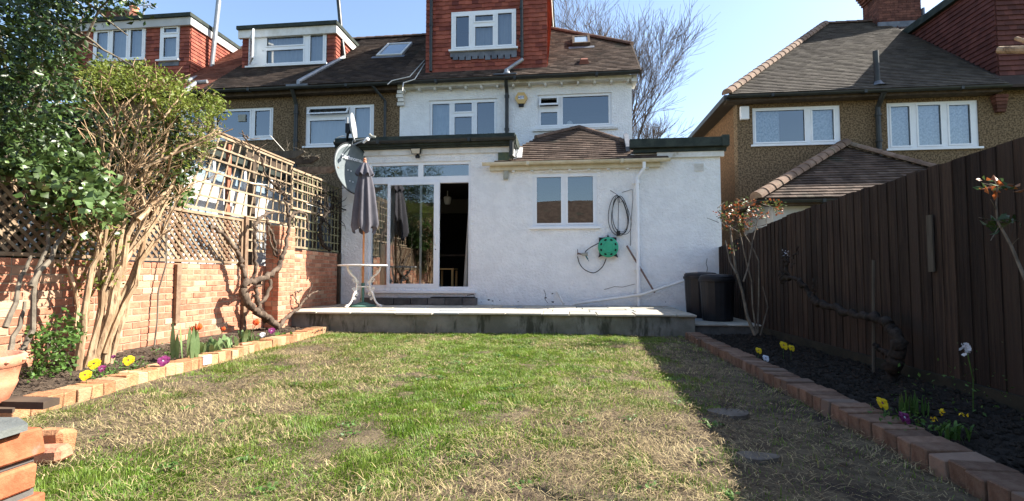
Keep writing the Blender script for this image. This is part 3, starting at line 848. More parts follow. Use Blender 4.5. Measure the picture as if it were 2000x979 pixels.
rt.build('rafter_foot', M_wpaint, wh)
# kitchen window and render bands
w = window(wh, KW, [(0.05, 0.46, [(0.05, 0.95)]), (0.53, 0.95, [(0.05, 0.95)])], YE + 0.02)
tag(w, 'two-light kitchen window')
MB().box(KW[0] - .07, KW[1] + .06, YE - .03, YE - .002, KW[3] + .02, KW[3] + .06).build('lintel_mould', M_render, wh)
# room behind
def room(x0, x1, y0, y1, z0, z1, root, nm):
    r = MB()
    r.add([(x0, y0, z0), (x1, y0, z0), (x1, y1, z0), (x0, y1, z0)], [(0, 1, 2, 3)])
    r.add([(x0, y1, z0), (x1, y1, z0), (x1, y1, z1), (x0, y1, z1)], [(0, 1, 2, 3)])
    r.add([(x0, y0, z0), (x0, y1, z0), (x0, y1, z1), (x0, y0, z1)], [(0, 1, 2, 3)])
    r.add([(x1, y0, z0), (x1, y0, z1), (x1, y1, z1), (x1, y1, z0)], [(0, 1, 2, 3)])
    r.add([(x0, y0, z1), (x0, y1, z1), (x1, y1, z1), (x1, y0, z1)], [(0, 1, 2, 3)])
    return r.build(nm, M_room, root)
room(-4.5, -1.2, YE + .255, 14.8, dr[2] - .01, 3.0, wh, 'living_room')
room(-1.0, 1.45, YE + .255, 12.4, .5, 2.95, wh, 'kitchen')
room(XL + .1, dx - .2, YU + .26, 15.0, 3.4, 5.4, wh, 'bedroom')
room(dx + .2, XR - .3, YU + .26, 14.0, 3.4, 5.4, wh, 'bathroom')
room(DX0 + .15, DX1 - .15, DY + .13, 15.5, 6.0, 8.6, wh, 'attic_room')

# sliding patio door
F = 0.05
door = MB()
door.grid(dr[0], dr[1], dr[2] - .05, tr[3], YE + .03, YE + .12, [
    (dr[0] + F, aY(757, 450, YE).x - .02, dr[2] + .06, dr[3] - .05), (aY(757, 450, YE).x + .03, dr[1] - F, dr[2] + .03, dr[3] - .05),
    (dr[0] + F, aY(816, 320, YE).x, tr[2] + .07, tr[3] - .06), (aY(826, 320, YE).x, dr[1] - F, tr[2] + .07, tr[3] - .06)])
door = door.build('patio_door', M_upvc, wh)
tag(door, 'white sliding patio door standing half open')
gl = MB()
def pane(mb, x0, x1, z0, z1, y): mb.add([(x0, y, z0), (x1, y, z0), (x1, y, z1), (x0, y, z1)], [(0, 1, 2, 3)])
pane(gl, dr[0] + F, aY(816, 320, YE).x, tr[2] + .07, tr[3] - .06, YE + .07)
pane(gl, aY(826, 320, YE).x, dr[1] - F, tr[2] + .07, tr[3] - .06, YE + .07)
pane(gl, dr[0] + F, aY(757, 450, YE).x - .02, dr[2] + .06, dr[3] - .05, YE + .09)
gl.build('pane', M_glass2, door)
sx0, sx1 = aY(756, 450, YE).x, aY(858, 450, YE).x
sp = MB().grid(sx0, sx1, dr[2] + .005, dr[3] - .03, YE + .0, YE + .045, [(sx0 + .06, sx1 - .12, dr[2] + .09, dr[3] - .085)])
sp = sp.build('sliding_panel', M_upvc, door)
g2 = MB(); pane(g2, sx0 + .05, sx1 - .11, dr[2] + .08, dr[3] - .08, YE + .022)
g2.build('sliding_pane', M_glass2, door)
sx2, sx3 = sx0 + .5, sx1 - .03
sb = MB().grid(aY(818, 450, YE).x, aY(822, 450, YE).x, dr[2] + .05, dr[3] - .05, YE + .06, YE + .08, [])
sb.build('rear_stile', M_upvc, door)
hx = aY(851, 450, YE).x
hd = MB(); hd.tube([(hx, YE - .002, 1.74), (hx, YE - .04, 1.72), (hx, YE - .04, 1.58), (hx, YE - .002, 1.56)], .012, 8)
hd.build('door_handle', M_white, door)
MB().tube([(hx, YE - .001, 1.46), (hx, YE - .012, 1.46)], .012, 10).build('lock', M_lead, door)
MB().box(dr[0] - .03, dr[1] + .12, YE - .07, YE + .03, dr[2] - .10, dr[2] - .052).build('door_sill', M_upvc, door)
# curtains inside
c = MB()
def drape(x0, x1, y, z0, z1, k=55, top=None):
    n = max(6, int(abs(x1 - x0) / .02)); vs = []
    for i in range(n + 1):
        t = i / n; x = x0 + (x1 - x0) * t
        xt = x if top is None else top[0] + (top[1] - top[0]) * t
        yy = y + .03 * math.sin(x * k) + .012 * math.sin(x * k * 2.3)
        vs += [(x, yy, z0), (xt, yy, z1)]
    c.add(vs, [(2 * i, 2 * i + 2, 2 * i + 3, 2 * i + 1) for i in range(n)])
drape(dr[0] + .02, aY(770, 450, YE + .3).x, YE + .3, dr[2] + .02, dr[3] + .1)
drape(aY(905, 450, YE + .2).x, dr[1] - .02, YE + .2, dr[2] + .02, dr[3], 60, (aY(917, 450, YE + .2).x, dr[1] - .02))
c.build('door_curtain', M_cream_cur, door, smooth=True)
MB().box(-4.4, -1.25, 13.2, 13.3, 2.6, 2.98).build('ceiling_beam', M_ceil, wh)
# furniture seen through the door
lp = aY(874, 392, 12.0)
lamp = thing('pendant_lamp', (lp.x, 12.0, lp.z), 'white glass pendant shade hanging inside the open sliding door', 'lamp')
MB().lathe((lp.x, 12.0, lp.z - .09), [(.055, 0), (.075, .03), (.095, .16), (.085, .18), (.03, .20)], 16).build('lamp_shade', M_lampsh, lamp, True)
MB().tube([(lp.x, 12.0, lp.z + .1), (lp.x, 12.0, 3.0)], .012, 6).build('cord', M_white, lamp)
fz = dr[2]
cp = aY(873, 525, 11.2)
ch = thing('wooden_chair', (cp.x, 11.2, fz), 'orange pine chair just inside the open door', 'chair')
cz = aY(873, 527, 11.2).z
for s in (-1, 1):
    MB().box(cp.x + s * .17 - .022, cp.x + s * .17 + .022, 11.0, 11.045, fz, cz).build('leg', M_wood_in, ch)
    MB().box(cp.x + s * .17 - .022, cp.x + s * .17 + .022, 11.4, 11.445, fz, cz - .02).build('leg', M_wood_in, ch)
MB().box(cp.x - .2, cp.x + .2, 10.99, 11.45, cz, cz + .03).build('seat', M_wood_in, ch)
tb = thing('dining_table', (cp.x + .1, 12.1, fz), 'dark dining table in the unlit room behind the wooden chair', 'table')
MB().box(cp.x - .7, cp.x + .9, 11.7, 12.6, fz + .72, fz + .76).build('tabletop', M_timber_dk, tb)
for sx in (-.65, .82):
    for sy in (11.75, 12.5):
        MB().box(cp.x + sx, cp.x + sx + .06, sy, sy + .06, fz, fz + .719).build('leg', M_timber_dk, tb)

# fittings on the wall
fx = aY(813, 297, YE - .1)
fl = thing('floodlight', (fx.x, YE, fx.z), 'small security floodlight above the sliding door', 'light')
MB().prism([(fx.x - .11, YE - .17, fx.z + .06), (fx.x + .11, YE - .17, fx.z + .06), (fx.x + .09, YE - .12, fx.z - .05), (fx.x - .09, YE - .12, fx.z - .05)], (0, .07, .02)).build('lamp_housing', M_blackp, fl)
MB().add([(fx.x - .095, YE - .172, fx.z + .05), (fx.x + .095, YE - .172, fx.z + .05), (fx.x + .078, YE - .127, fx.z - .04), (fx.x - .078, YE - .127, fx.z - .04)], [(0, 3, 2, 1)]).build('lens', mat('floodlight_lens', (.5, .48, .4), rough=.2, spec=.6), fl)
MB().tube([(fx.x + .02, YE - .002, fx.z - .06), (fx.x + .02, YE - .10, fx.z - .06)], .02, 8).box(fx.x - .02, fx.x + .06, YE - .1, YE - .04, fx.z - .12, fx.z - .07).build('motion_sensor', M_blackp, fl)
gx = aY(988, 340, YE - .05)
MB().box(gx.x - .045, gx.x + .045, YE - .07, YE - .004, gx.z - .10, gx.z + .09, bev=.012)
o = MB().bbox(gx.x - .05, gx.x + .05, YE - .075, YE - .004, gx.z - .11, gx.z + .09, .012).build('junction_box', M_greybox)
tag(o, 'grey plastic box on the wall beneath the left end of the cream gutter', 'box')
vx = aY(1365, 327, YE)
vt = MB().grid(vx.x - .09, vx.x + .09, vx.z - .075, vx.z + .075, YE - .018, YE - .003, [(vx.x - .075, vx.x + .075, vx.z - .06, vx.z + .06)])
for i in range(5): vt.box(vx.x - .076, vx.x + .076, YE - .016, YE - .006, vx.z - .055 + i * .024, vx.z - .041 + i * .024)
tag(vt.build('air_vent', M_wpaint), 'small square louvred vent high on the right end of the white wall', 'vent')

sp_ = MB()
for (u, v, s_) in ((955, 586, .03), (962, 588, .018), (976, 587, .012), (1066, 582, .028), (1079, 574, .02), (1080, 590, .03), (940, 590, .012), (1150, 588, .014), (1300, 590, .012), (1012, 589, .012)):
    c_ = aY(u, v, YE)
    pts = [(c_.x + s_ * random.uniform(.6, 1.3) * math.cos(2 * math.pi * i / 9), YE - .004, c_.z + s_ * .6 * random.uniform(.5, 1.2) * math.sin(2 * math.pi * i / 9)) for i in range(9)]
    sp_.prism(pts, (0, -.003, 0))
for (pts) in ([(1062, 566), (1066, 575), (1064, 584), (1070, 592)], [(1381, 505), (1379, 515), (1382, 524), (1380, 532)], [(1180, 566), (1200, 560), (1216, 561), (1240, 555)]):
    for (a_, b_) in zip(pts, pts[1:]):
        A_, B_ = aY(*a_, YE), aY(*b_, YE); n_ = Vector((-(B_ - A_).z, 0, (B_ - A_).x)).normalized() * .004
        sp_.prism([A_ - n_ - Vector((0, .004, 0)), B_ - n_ - Vector((0, .004, 0)), B_ + n_ - Vector((0, .004, 0)), A_ + n_ - Vector((0, .004, 0))], (0, -.002, 0))
tag(sp_.build('chipped_render', mat('chipped_grey_render', (.10, .09, .08), rough=1), wh), kind='stuff')
# alarm box
ax = aY(1018, 192, YU - .05)
al = thing('alarm_box', (ax.x, YU, ax.z), 'yellow six-sided burglar alarm box on the upper white wall', 'alarm')
hexa = [(ax.x + .155 * math.cos(R(60 * k)), YU - .004, ax.z + .155 * math.sin(R(60 * k))) for k in range(6)]
MB().prism(hexa, (0, -.07, 0)).build('case', M_alarm, al)
MB().prism([(ax.x - .07, YU - .074, ax.z - .03), (ax.x + .07, YU - .074, ax.z - .03), (ax.x + .07, YU - .074, ax.z + .05), (ax.x - .07, YU - .074, ax.z + .05)], (0, -.004, 0)).build('badge', M_white, al)
MB().box(ax.x - .06, ax.x + .06, YU - .06, YU - .004, ax.z - .20, ax.z - .137).build('strobe', M_blackp, al)
def text(s, name, loc, size, rot, m, parent, ext=.002, shear=0):
    cu = bpy.data.curves.new(name, 'FONT'); cu.body = s; cu.size = size; cu.extrude = ext; cu.align_x = 'CENTER'; cu.align_y = 'CENTER'; cu.shear = shear
    cu.offset = size * 0.015
    o = bpy.data.objects.new(name, cu); COL.objects.link(o); o.data.materials.append(m)
    me = bpy.data.meshes.new_from_object(o)
    bpy.data.objects.remove(o); bpy.data.curves.remove(cu)
    o = bpy.data.objects.new(name, me); COL.objects.link(o)
    if not me.materials: me.materials.append(m)
    o.parent = parent; o.location = Vector(loc) - wloc(parent); o.rotation_euler = rot
    return o
text('ADT', 'lettering', (ax.x, YU - .081, ax.z + .01), .075, (R(90), 0, 0), M_ink, al)

# white downpipe and waste pipe
px_ = aY(1245, 400, YE - .1).x
tp = aY(1258, 318, YE - .16)
wp = MB()
pipe_joints(wp, [(tp.x, YE - .16, 3.14), (tp.x, YE - .16, 3.02), (px_ + .02, YE - .10, 2.86), (px_, YE - .09, 2.80), (px_, YE - .09, PT)], .034, [(px_, YE - .09, 2.76), (px_, YE - .09, 1.05), (px_, YE - .09, .62)])
wp.box(px_ - .07, px_ + .07, YE - .06, YE - .002, 2.74, 2.77); wp.box(px_ - .06, px_ + .06, YE - .06, YE - .002, 1.03, 1.06)
dpw = wp.build('white_downpipe', M_upvc, wh, smooth=False)
a, b, c_ = aY(1120, 594, YE - .16), aY(1252, 576, YE - .16), aY(1335, 549, YE - .16)
o = MB().tube([a, b, c_], .026, 10).tube([b - Vector((.03, 0, .005)), b + Vector((.03, 0, .005))], .034, 10)
o.tube([Vector((a.x + .02, YE - .16, a.z)), (a.x + .0, YE - .16, PT + .02)], .03, 10)
tag(o.build('waste_pipe', M_wpaint), 'thin white waste pipe rising rightwards across the foot of the wall', 'pipe')
a, b = aY(1090, 572, YE - .08), aY(1101, 594, YE - .2)
o = MB().tube([a + Vector((-.02, .07, .0)), a, b], .022, 8)
tag(o.build('pipe_stub', M_wpaint), 'short white pipe stub slanting out of the wall by the patio', 'pipe')
a, b = aY(1224, 480, YE - .05), aY(1279, 572, YE - .14)
o = MB().tube([a, b], .018, 8)
tag(o.build('iron_bar', M_rust), 'rusty brown rod leaning on the wall behind the white downpipe', 'rod')

# coiled cable
cc = aY(1208, 420, YE - .05)
cl = MB()
def loop(cx, cz, rx, rz_, yy, ph=0, n=26, sk=0, tilt=0, rad=.006):
    pts = []
    for i in range(n + 1):
        t = 2 * math.pi * i / n
        s = .75 + .25 * math.sin(-t)   # narrower at the top
        x = rx * math.cos(t) * (.82 - .18 * math.sin(t)); z = rz_ * math.sin(t)
        pts.append((cx + x + sk * z, yy + .006 * math.sin(3 * t + ph), cz + z))
    cl.tube(pts, rad, 5, cap=False)
for k, (rx, rr, ox, oz) in enumerate([(.20, .38, .03, .0), (.23, .40, -.01, -.01), (.17, .36, .02, .02), (.21, .37, .05, -.02)]):
    loop(cc.x + ox, cc.z + oz, rx, rr, YE - .03 - .01 * k, k, rad=.007 if k < 2 else .005, sk=-.05 * k)
cl.tube([aY(1192, 372, YE - .04), aY(1206, 381, YE - .05), aY(1208, 400, YE - .04), aY(1207, 455, YE - .04)], .006, 5)
cl.tube([aY(1208, 383, YE - .05), aY(1210, 396, YE - .05), aY(1216, 393, YE - .05)], .006, 5)
cl.tube([aY(1215, 376, YE - .02), aY(1235, 370, YE - .02), aY(1236, 388, YE - .02), aY(1232, 440, YE - .02), aY(1231, 480, YE - .02)], .005, 5)
q = aY(1208, 456, YE - .05)
cl.tube([q + Vector((0, 0, .05)), q - Vector((0, 0, .05))], .035, 7)
tag(cl.build('coiled_cable', M_blackp), 'coil of thin black cable hung on the white wall above the green reel', 'cable')

# hose reel
hr = aY(1188, 483, YE - .12)
reel = thing('hose_reel', (hr.x, YE, hr.z), 'green round hose reel fixed on the white wall', 'hose reel')
def disc(mb, cx, cy, cz, prof, n=32):
    """lathe about the y axis, prof (radius, -y offset)"""
    vs, fs = [], []
    for (r_, d) in prof:
        for k in range(n):
            t = 2 * math.pi * k / n; vs.append((cx + r_ * math.cos(t), cy - d, cz + r_ * math.sin(t)))
    for i in range(len(prof) - 1):
        for k in range(n): fs.append((i * n + k, i * n + (k + 1) % n, (i + 1) * n + (k + 1) % n, (i + 1) * n + k))
    fs.append(tuple((len(prof) - 1) * n + k for k in range(n))); fs.append(tuple(range(n - 1, -1, -1)))
    mb.add(vs, fs)
m_ = MB(); disc(m_, hr.x, YE - .10, hr.z, [(.185, 0), (.20, .01), (.20, .03), (.185, .042), (.11, .05), (.10, .06), (.0905, .055), (.005, .055)])
m_.build('reel_face', M_reel, reel, False)
m_ = MB(); disc(m_, hr.x, YE - .02, hr.z, [(.17, 0), (.17, .04), (.13, .045), (.13, .075)])
m_.build('hose_drum', M_blackp, reel)
for k in range(8):
    m_ = MB(); t = R(45 * k + 22)
    vs = []
    ex_, ez_ = hr.x + .15 * math.cos(t), hr.z + .15 * math.sin(t)
    pts = []
    for i in range(12):
        u = 2 * math.pi * i / 12; a_ = .026 * math.cos(u); b_ = .018 * math.sin(u)
        pts.append((ex_ + a_ * -math.sin(t) + b_ * math.cos(t), YE - .148, ez_ + a_ * math.cos(t) + b_ * math.sin(t)))
    m_.prism(pts, (0, -.004, 0))
    m_.build('grip_hole', M_dark, reel)
m_ = MB().prism([(hr.x - .03, YE - .1, hr.z + .18), (hr.x + .03, YE - .1, hr.z + .18), (hr.x + .0, YE - .1, hr.z + .255)], (0, .09, 0))
for s in (-1, 1): m_.prism([(hr.x + s * .10, YE - .1, hr.z - .16), (hr.x + s * .19, YE - .1, hr.z - .20), (hr.x + s * .16, YE - .1, hr.z - .12)], (0, .09, 0))
m_.box(hr.x - .17, hr.x + .17, YE - .019, YE - .003, hr.z - .17, hr.z + .20)
m_.build('wall_bracket', M_blackp, reel)
m_ = MB()
def hose(px, n=8):
    P = [aY(u, v, YE - .07) for u, v in px]
    out = []
    for i in range(len(P) - 1):
        p0, p1, p2, p3 = P[max(i - 1, 0)], P[i], P[i + 1], P[min(i + 2, len(P) - 1)]
        for k in range(n):
            t = k / n
            out.append(.5 * ((2 * p1) + (p2 - p0) * t + (2 * p0 - 5 * p1 + 4 * p2 - p3) * t * t + (3 * p1 - p0 - 3 * p2 + p3) * t ** 3))
    out.append(P[-1]); return out
m_.tube(hose([(1174, 473), (1156, 482), (1145, 490), (1142, 496)]), .009, 6)
m_.tube(hose([(1128, 501), (1132, 515), (1142, 527), (1160, 533), (1176, 522), (1184, 505)]), .009, 6)
m_.build('hose', M_blackp, reel)
tp_ = aY(1134, 497, YE - .06)
tap = thing('garden_tap', (tp_.x, YE, tp_.z), 'grey outside tap on the wall left of the hose reel', 'tap')
MB().tube([(tp_.x - .05, YE - .002, tp_.z + .02), (tp_.x - .05, YE - .09, tp_.z + .02)], .018, 8).tube([(tp_.x - .06, YE - .09, tp_.z + .02), (tp_.x + .02, YE - .09, tp_.z)], .016, 8).tube([(tp_.x - .055, YE - .07, tp_.z - .02), (tp_.x - .06, YE - .07, tp_.z + .10)], .007, 6).build('spout', M_rust, tap)
MB().tube([(tp_.x + .02, YE - .09, tp_.z + .0), (tp_.x + .14, YE - .09, tp_.z + .005)], [.03, .04], 12).build('timer', M_greybox, tap)
MB().tube([(tp_.x + .10, YE - .1, tp_.z - .03), (tp_.x + .14, YE - .1, tp_.z - .10)], .014, 8).tube([(tp_.x + .13, YE - .1, tp_.z - .08), (tp_.x + .16, YE - .1, tp_.z - .14)], .006, 6).build('connector', mat('teal_plastic', (.05, .16, .18), rough=.5), tap)

# doorstep of bricks
st = thing('doorstep', (-3.0, 9.9, PT), 'low step of dark bricks below the sliding door', 'step')
sb = MB(); x = -4.2; sxe = aY(930, 585, 9.85).x
while x < sxe - .1:
    sb.bbox(x, min(x + .34, sxe), 9.80, 10.02, PT + .002, PT + .14, .008, random.random(), jit=.003); x += .352
sb.build('step_bricks', M_stepm, st)
MB().box(-4.2, sxe - .02, 10.021, YE - .003, PT, PT + .13).build('step_fill', M_stepm, st)
mt = MB().bbox(-2.75, sxe - .04, 9.83, 10.02, PT + .142, PT + .165, .006)
tag(mt.build('door_mat', M_blackp), 'dark rubber mat lying on the doorstep', 'mat')
o = MB().tube([aY(912, 577, 9.9), aY(925, 575, 9.9), aY(927, 580, 9.9), aY(905, 582, 9.85)], .008, 5)
tag(o.build('hose_offcut', M_blackp), 'bent piece of black hose at the right end of the doorstep', 'hose')

# ------------------------------------------------------------------ terrace neighbours on the left
BX0 = -9.15
bh = thing('brown_terrace_house', (-6.6, YU, 0), 'brown pebbledash terrace house with box dormer, joined to the white house', 'house')
B1 = prect(596, 205, 730, 284, YU); B2 = prect(415, 211, 533, 272, YU)
MB().grid(BX0, XL - .003, 0, 5.52, YU + .003, YU + .25, [B1, B2]).build('wall', M_pebble, bh)
window(bh, B1, [(0.05, 0.63, [(0.05, 0.66), (0.78, 0.94)]), (0.71, 0.95, [(0.05, 0.94)])], YU + .04, curtain=(M_blind, [(0.02, 0.98)]), open_top=1)
w = window(bh, B2, [(0.04, 0.62, [(0.05, 0.94)]), (0.68, 0.95, [(0.08, 0.93)])], YU + .04)
q = aY(473, 231, YU + .05)
MB().box(q.x - .10, q.x + .10, YU + .03, YU + .055, q.z - .09, q.z + .09).build('extractor', M_greybox, w)
room(BX0 + .1, XL - .1, YU + .26, 15, 3.4, 5.4, bh, 'bedroom')
gutter(bh, BX0, XL + .04, EY - .02, EZ - .03, M_black)
MB().box(BX0, XL, YU - .2, YU - .003, 5.44, 5.54).build('soffit', M_timber_dk, bh)
for nm, pxx, jt in (('downpipe', 578, None), ('waste_downpipe', 752, None)):
    x = aY(pxx, 240, YU - .09).x
    m_ = MB(); pipe_joints(m_, [(x - (.25 if pxx > 700 else 0), EY, EZ - .08), (x, YU - .09, EZ - .40), (x, YU - .09, 2.5)], .05 if pxx < 600 else .035, [(x, YU - .09, 5.0), (x, YU - .09, 4.3)])
    m_.build(nm, M_black, bh)
MY = 12.75
mx0, mx1 = aY(474, 100, MY).x, aY(655, 100, MY).x
mzb = rz(MY) - .02
mzt = aY(560, 66, MY).z
mw = prect(487, 66, 638, 128, MY)
rf = MB()
sk = (aY(748, 100, 13.55).x - .02, aY(790, 100, 13.55).x + .12, (13.05 - EY) * SL, (14.0 - EY) * SL)
tiles(rf, (0, EY, EZ), (1, 0, 0), Vr, [uvr(BX0, EY), uvr(XL, EY), uvr(XL, RY), uvr(BX0, RY)], holes=[(mx0 + .05, mx1 - .05, (MY + .12 - EY) * SL, 9), sk])
rf.build('roof', M_tile_dk, bh)
MB().prism([(BX0, EY, EZ), (XL, EY, EZ), (XL, RY, RZ), (BX0, RY, RZ)], (0, 0, -.06)).prism([(BX0, RY, RZ), (XL, RY, RZ), (XL, 17.74, EZ), (BX0, 17.74, EZ)], (0, 0, -.06)).build('roof_deck', M_back, bh)
m_ = MB(); ridge_tiles(m_, (BX0, RY, RZ + .04), (XL, RY, RZ + .04), .09, .3); m_.build('ridge', M_ridge_dk, bh)
skylight(bh, sk[0] + .02, sk[1] - .02, 13.07, 13.98, up=.08, m=M_wpaint)

def dormer(root, x0, x1, y, zt, wins, slabz, deep, fascia_m, roof_m, name='dormer', over=.10):
    zb = rz(y) - .02
    m_ = MB().grid(x0, x1, zb, zt, y, y + .12, [w_[0] for w_ in wins])
    m_.box(x0, x0 + .1, y + .121, deep, zb, zt); m_.box(x1 - .1, x1, y + .121, deep, zb, zt)
    d = m_.build(name, M_back, root)
    t_ = MB()
    tiles(t_, (x0, y, zb + .03), (1, 0, 0), (0, 0, 1), [(0, 0), (x1 - x0, 0), (x1 - x0, zt - zb - .03), (0, zt - zb - .03)], gauge=.105, th=.022, off=.006,
          holes=[(w_[0][0] - x0 - .02, w_[0][1] - x0 + .02, w_[0][2] - zb - .18, w_[0][3] - zb - .02) for w_ in wins])
    L_ = deep - y
    t_.build('hung_tiles', M_hung, d); t_ = MB()
    tiles(t_, (x1, y, zb), (0, 1, 0), (0, 0, 1), [(0, 0), (0.03, 0), (min(L_, (zt - zb) / MR), min(L_ * MR, zt - zb)), (L_, zt - zb), (0, zt - zb)] if L_ > (zt - zb) / MR else
          [(0, 0), (L_, L_ * MR), (L_, zt - zb), (0, zt - zb)], gauge=.105, th=.022, off=.006)
    t_.build('hung_tiles', M_hung, d)
    MB().box(x0 - over, x1 + over, y - over - .06, deep, zt + .12, zt + .22).build('dormer_roof', roof_m, d)
    MB().box(x0 - over + .02, x1 + over - .03, y - over, y - .003, zt - .10, zt + .118).box(x1 + .003, x1 + over - .03, y, deep, zt - .10, zt + .118).build('dormer_fascia', fascia_m, d)
    for rect, cols, kw in wins:
        window(d, rect, cols, y - .03, **kw)
        MB().box(rect[0] - .02, rect[1] + .02, y - .035, y - .004, rect[2] - .17, rect[2] - .05).build('lead_apron', M_lead, d)
    return d
d = dormer(bh, mx0, mx1, MY, mzt, [(mw, [(0.18, 0.20, [(0.5, 0.52)]), (0.23, 0.72, [(0.05, 0.50), (0.60, 0.93)]), (0.79, 0.97, [(0.05, 0.93)])], dict(curtain=(M_blind, [(0.02, 0.98)])))], 0, 14.4, M_wpaint, M_felt)
# open casement of the dormer
wl = mw[0]; hh = mw[3] - mw[2]
def casement(root, hx, y, z0, z1, wdt, ang, label):
    c_, s_ = math.cos(ang), -math.sin(ang)
    m_ = MB(); e = .05
    def bar(a, b, z0_, z1_):
        v = []
        for zz in (z0_, z1_):
            for (u, t) in ((a, 0), (b, 0), (b, .045), (a, .045)):
                v.append((hx + u * c_ + t * -s_, y + u * s_ + t * c_ - .05, zz))
        m_.add(v, [(0, 3, 2, 1), (4, 5, 6, 7), (0, 1, 5, 4), (1, 2, 6, 5), (2, 3, 7, 6), (3, 0, 4, 7)])
    bar(0, wdt, z0, z0 + e); bar(0, wdt, z1 - e, z1); bar(0, e, z0 + e, z1 - e); bar(wdt - e, wdt, z0 + e, z1 - e)
    o = tag(m_.build('casement', M_upvc, root), label)
    MB().add([(hx + e * c_, y + e * s_ - .04, z0 + e), (hx + (wdt - e) * c_, y + (wdt - e) * s_ - .04, z0 + e), (hx + (wdt - e) * c_, y + (wdt - e) * s_ - .04, z1 - e), (hx + e * c_, y + e * s_ - .04, z1 - e)], [(0, 1, 2, 3)]).build('pane', M_glass, o)
casement(d, wl + .02, MY, mw[2] + .05, mw[3] - .05, (mw[1] - wl) * .26, R(48), 'side casement swung wide open')
# leaning flue and its branch pipe
def roofpt(u, v, n=.05):
    d_ = ray(u, v); t = (EZ + n - MR * EY - EYE) / (d_[2] - MR * d_[1]); return Vector((d_[0] * t, d_[1] * t, EYE + d_[2] * t))
f0 = roofpt(672, 112, .07); f1 = roofpt(583, 160, .07)
fy = f0.y
o = MB(); o.tube([aY(659, -20, fy), aY(668, 80, fy), f0 + Vector((0, 0, .02))], .055, 12); o = tag(o.build('soil_vent_pipe', M_black, bh), 'black vent pipe')
o2 = MB(); o2.tube([f0, f1, f1 - Vector((0, .0, .14))], .055, 12); tag(o2.build('branch_pipe', M_metal, bh), 'grey branch pipe lying on the tiles')
MB().box(f1.x - .25, f1.x + .3, f1.y - .14, f1.y + .05, rz(f1.y - .1) + .0, rz(f1.y - .1) + .05).build('flashing', M_lead, bh)

# far left house
AX0 = -17.0
ah = thing('red_dormer_terrace_house', (-12.5, YU, 0), 'terrace house at the far left with wide red tile-hung dormer', 'house')
A1 = prect(320, 214, 402, 262, YU)
MB().grid(AX0, BX0 - .003, 0, 5.52, YU + .003, YU + .25, [A1]).build('wall', M_pebble, ah)
window(ah, A1, [(0.05, 0.5, [(0.05, 0.94)]), (0.58, 0.95, [(0.05, 0.94)])], YU + .04)
room(AX0 + .2, BX0 - .1, YU + .26, 15, 3.4, 5.4, ah, 'bedroom')
rf = MB(); LY = 12.38
lx1 = aY(372, 90, LY).x; lx0 = aY(120, 90, LY).x
tiles(rf, (0, EY, EZ), (1, 0, 0), Vr, [uvr(AX0, EY), uvr(BX0, EY), uvr(BX0, RY), uvr(AX0, RY)], holes=[(lx0 + .05, lx1 - .05, (LY + .12 - EY) * SL, 9)])
rf.build('roof', M_tile_red, ah)
MB().prism([(AX0, EY, EZ), (BX0, EY, EZ), (BX0, RY, RZ), (AX0, RY, RZ)], (0, 0, -.06)).prism([(AX0, RY, RZ), (BX0, RY, RZ), (BX0, 17.74, EZ), (AX0, 17.74, EZ)], (0, 0, -.06)).build('roof_deck', M_back, ah)
gutter(ah, AX0, BX0, EY - .02, EZ - .03, M_black)
lzt = aY(372, 38, LY).z
lw1 = prect(184, 56, 285, 119, LY); lw2 = prect(314, 50, 351, 118, LY)
d = dormer(ah, lx0, lx1, LY, lzt - .10, [(lw1, [(0.06, 0.30, [(0.05, 0.92)]), (0.37, 0.66, [(0.05, 0.94)]), (0.71, 0.96, [(0.05, 0.94)])], dict(curtain=(M_blind, [(0.02, .98)]))),
                                         (lw2, [(0.17, 0.92, [(0.06, 0.66), (0.76, 0.93)])], dict(curtain=(M_blind, [(0.02, .98)])))], 0, 14.6, M_shed, M_felt)
o = MB(); fy = LY + .55
q1 = aY(399, 3, fy + .1); q2 = aY(380, 145, fy + .1)
q2.x = max(q2.x, lx1 + .12); q1.x = max(q1.x, lx1 + .3)
o.tube([q1, q2], .065, 12); o.build('soil_vent_pipe', M_metal, ah)
o = MB(); a = q2; b = roofpt(362, 160, .08)
o.tube([a, b], .065, 12); o.tube([roofpt(405, 160, .08), roofpt(383, 162, .08), roofpt(366, 175, .08), roofpt(362, 182, .1)], .055, 12)
o.build('branch_pipe', M_metal, ah)
# chimney pots and aerial behind the dormer roof
q = aY(262, 30, 16)
cs = thing('chimney_stack', (q.x, 16, 8), 'low chimney with dark cap peeping over the far-left dormer roof', 'chimney')
MB().box(q.x - .9, q.x + .1, 15.7, 16.3, 7.0, q.z + .02).build('stack', M_chim, cs)
MB().box(q.x - .98, q.x - .05, 15.65, 16.35, q.z + .021, q.z + .09).build('cap', M_felt, cs)
MB().lathe((q.x + .0, 16, q.z + .091), [(.14, 0), (.12, .15), (.16, .17), (.15, .2)], 14).build('pot', M_terra, cs)
q = aY(264, 20, 16.1)
an = thing('television_aerial', (q.x + .05, 16.2, q.z), 'thin television aerial above the far-left chimney', 'aerial')
MB().tube([(q.x + .05, 16.4, q.z - .4), (q.x + .08, 16.4, q.z + .7)], .02, 6).build('mast', M_metal, an)
m_ = MB(); m_.tube([(q.x - .3, 16.4, q.z + .36), (q.x + .5, 16.4, q.z + .30)], .012, 5)
for k in range(6): m_.tube([(q.x - .28 + k * .15, 16.25, q.z + .36 - k * .01), (q.x - .28 + k * .15, 16.55, q.z + .36 - k * .01)], .008, 5); m_.tube([(q.x - .28 + k * .15, 16.4, q.z + .24), (q.x - .28 + k * .15, 16.4, q.z + .48)], .008, 5)
m_.build('array', M_metal, an)

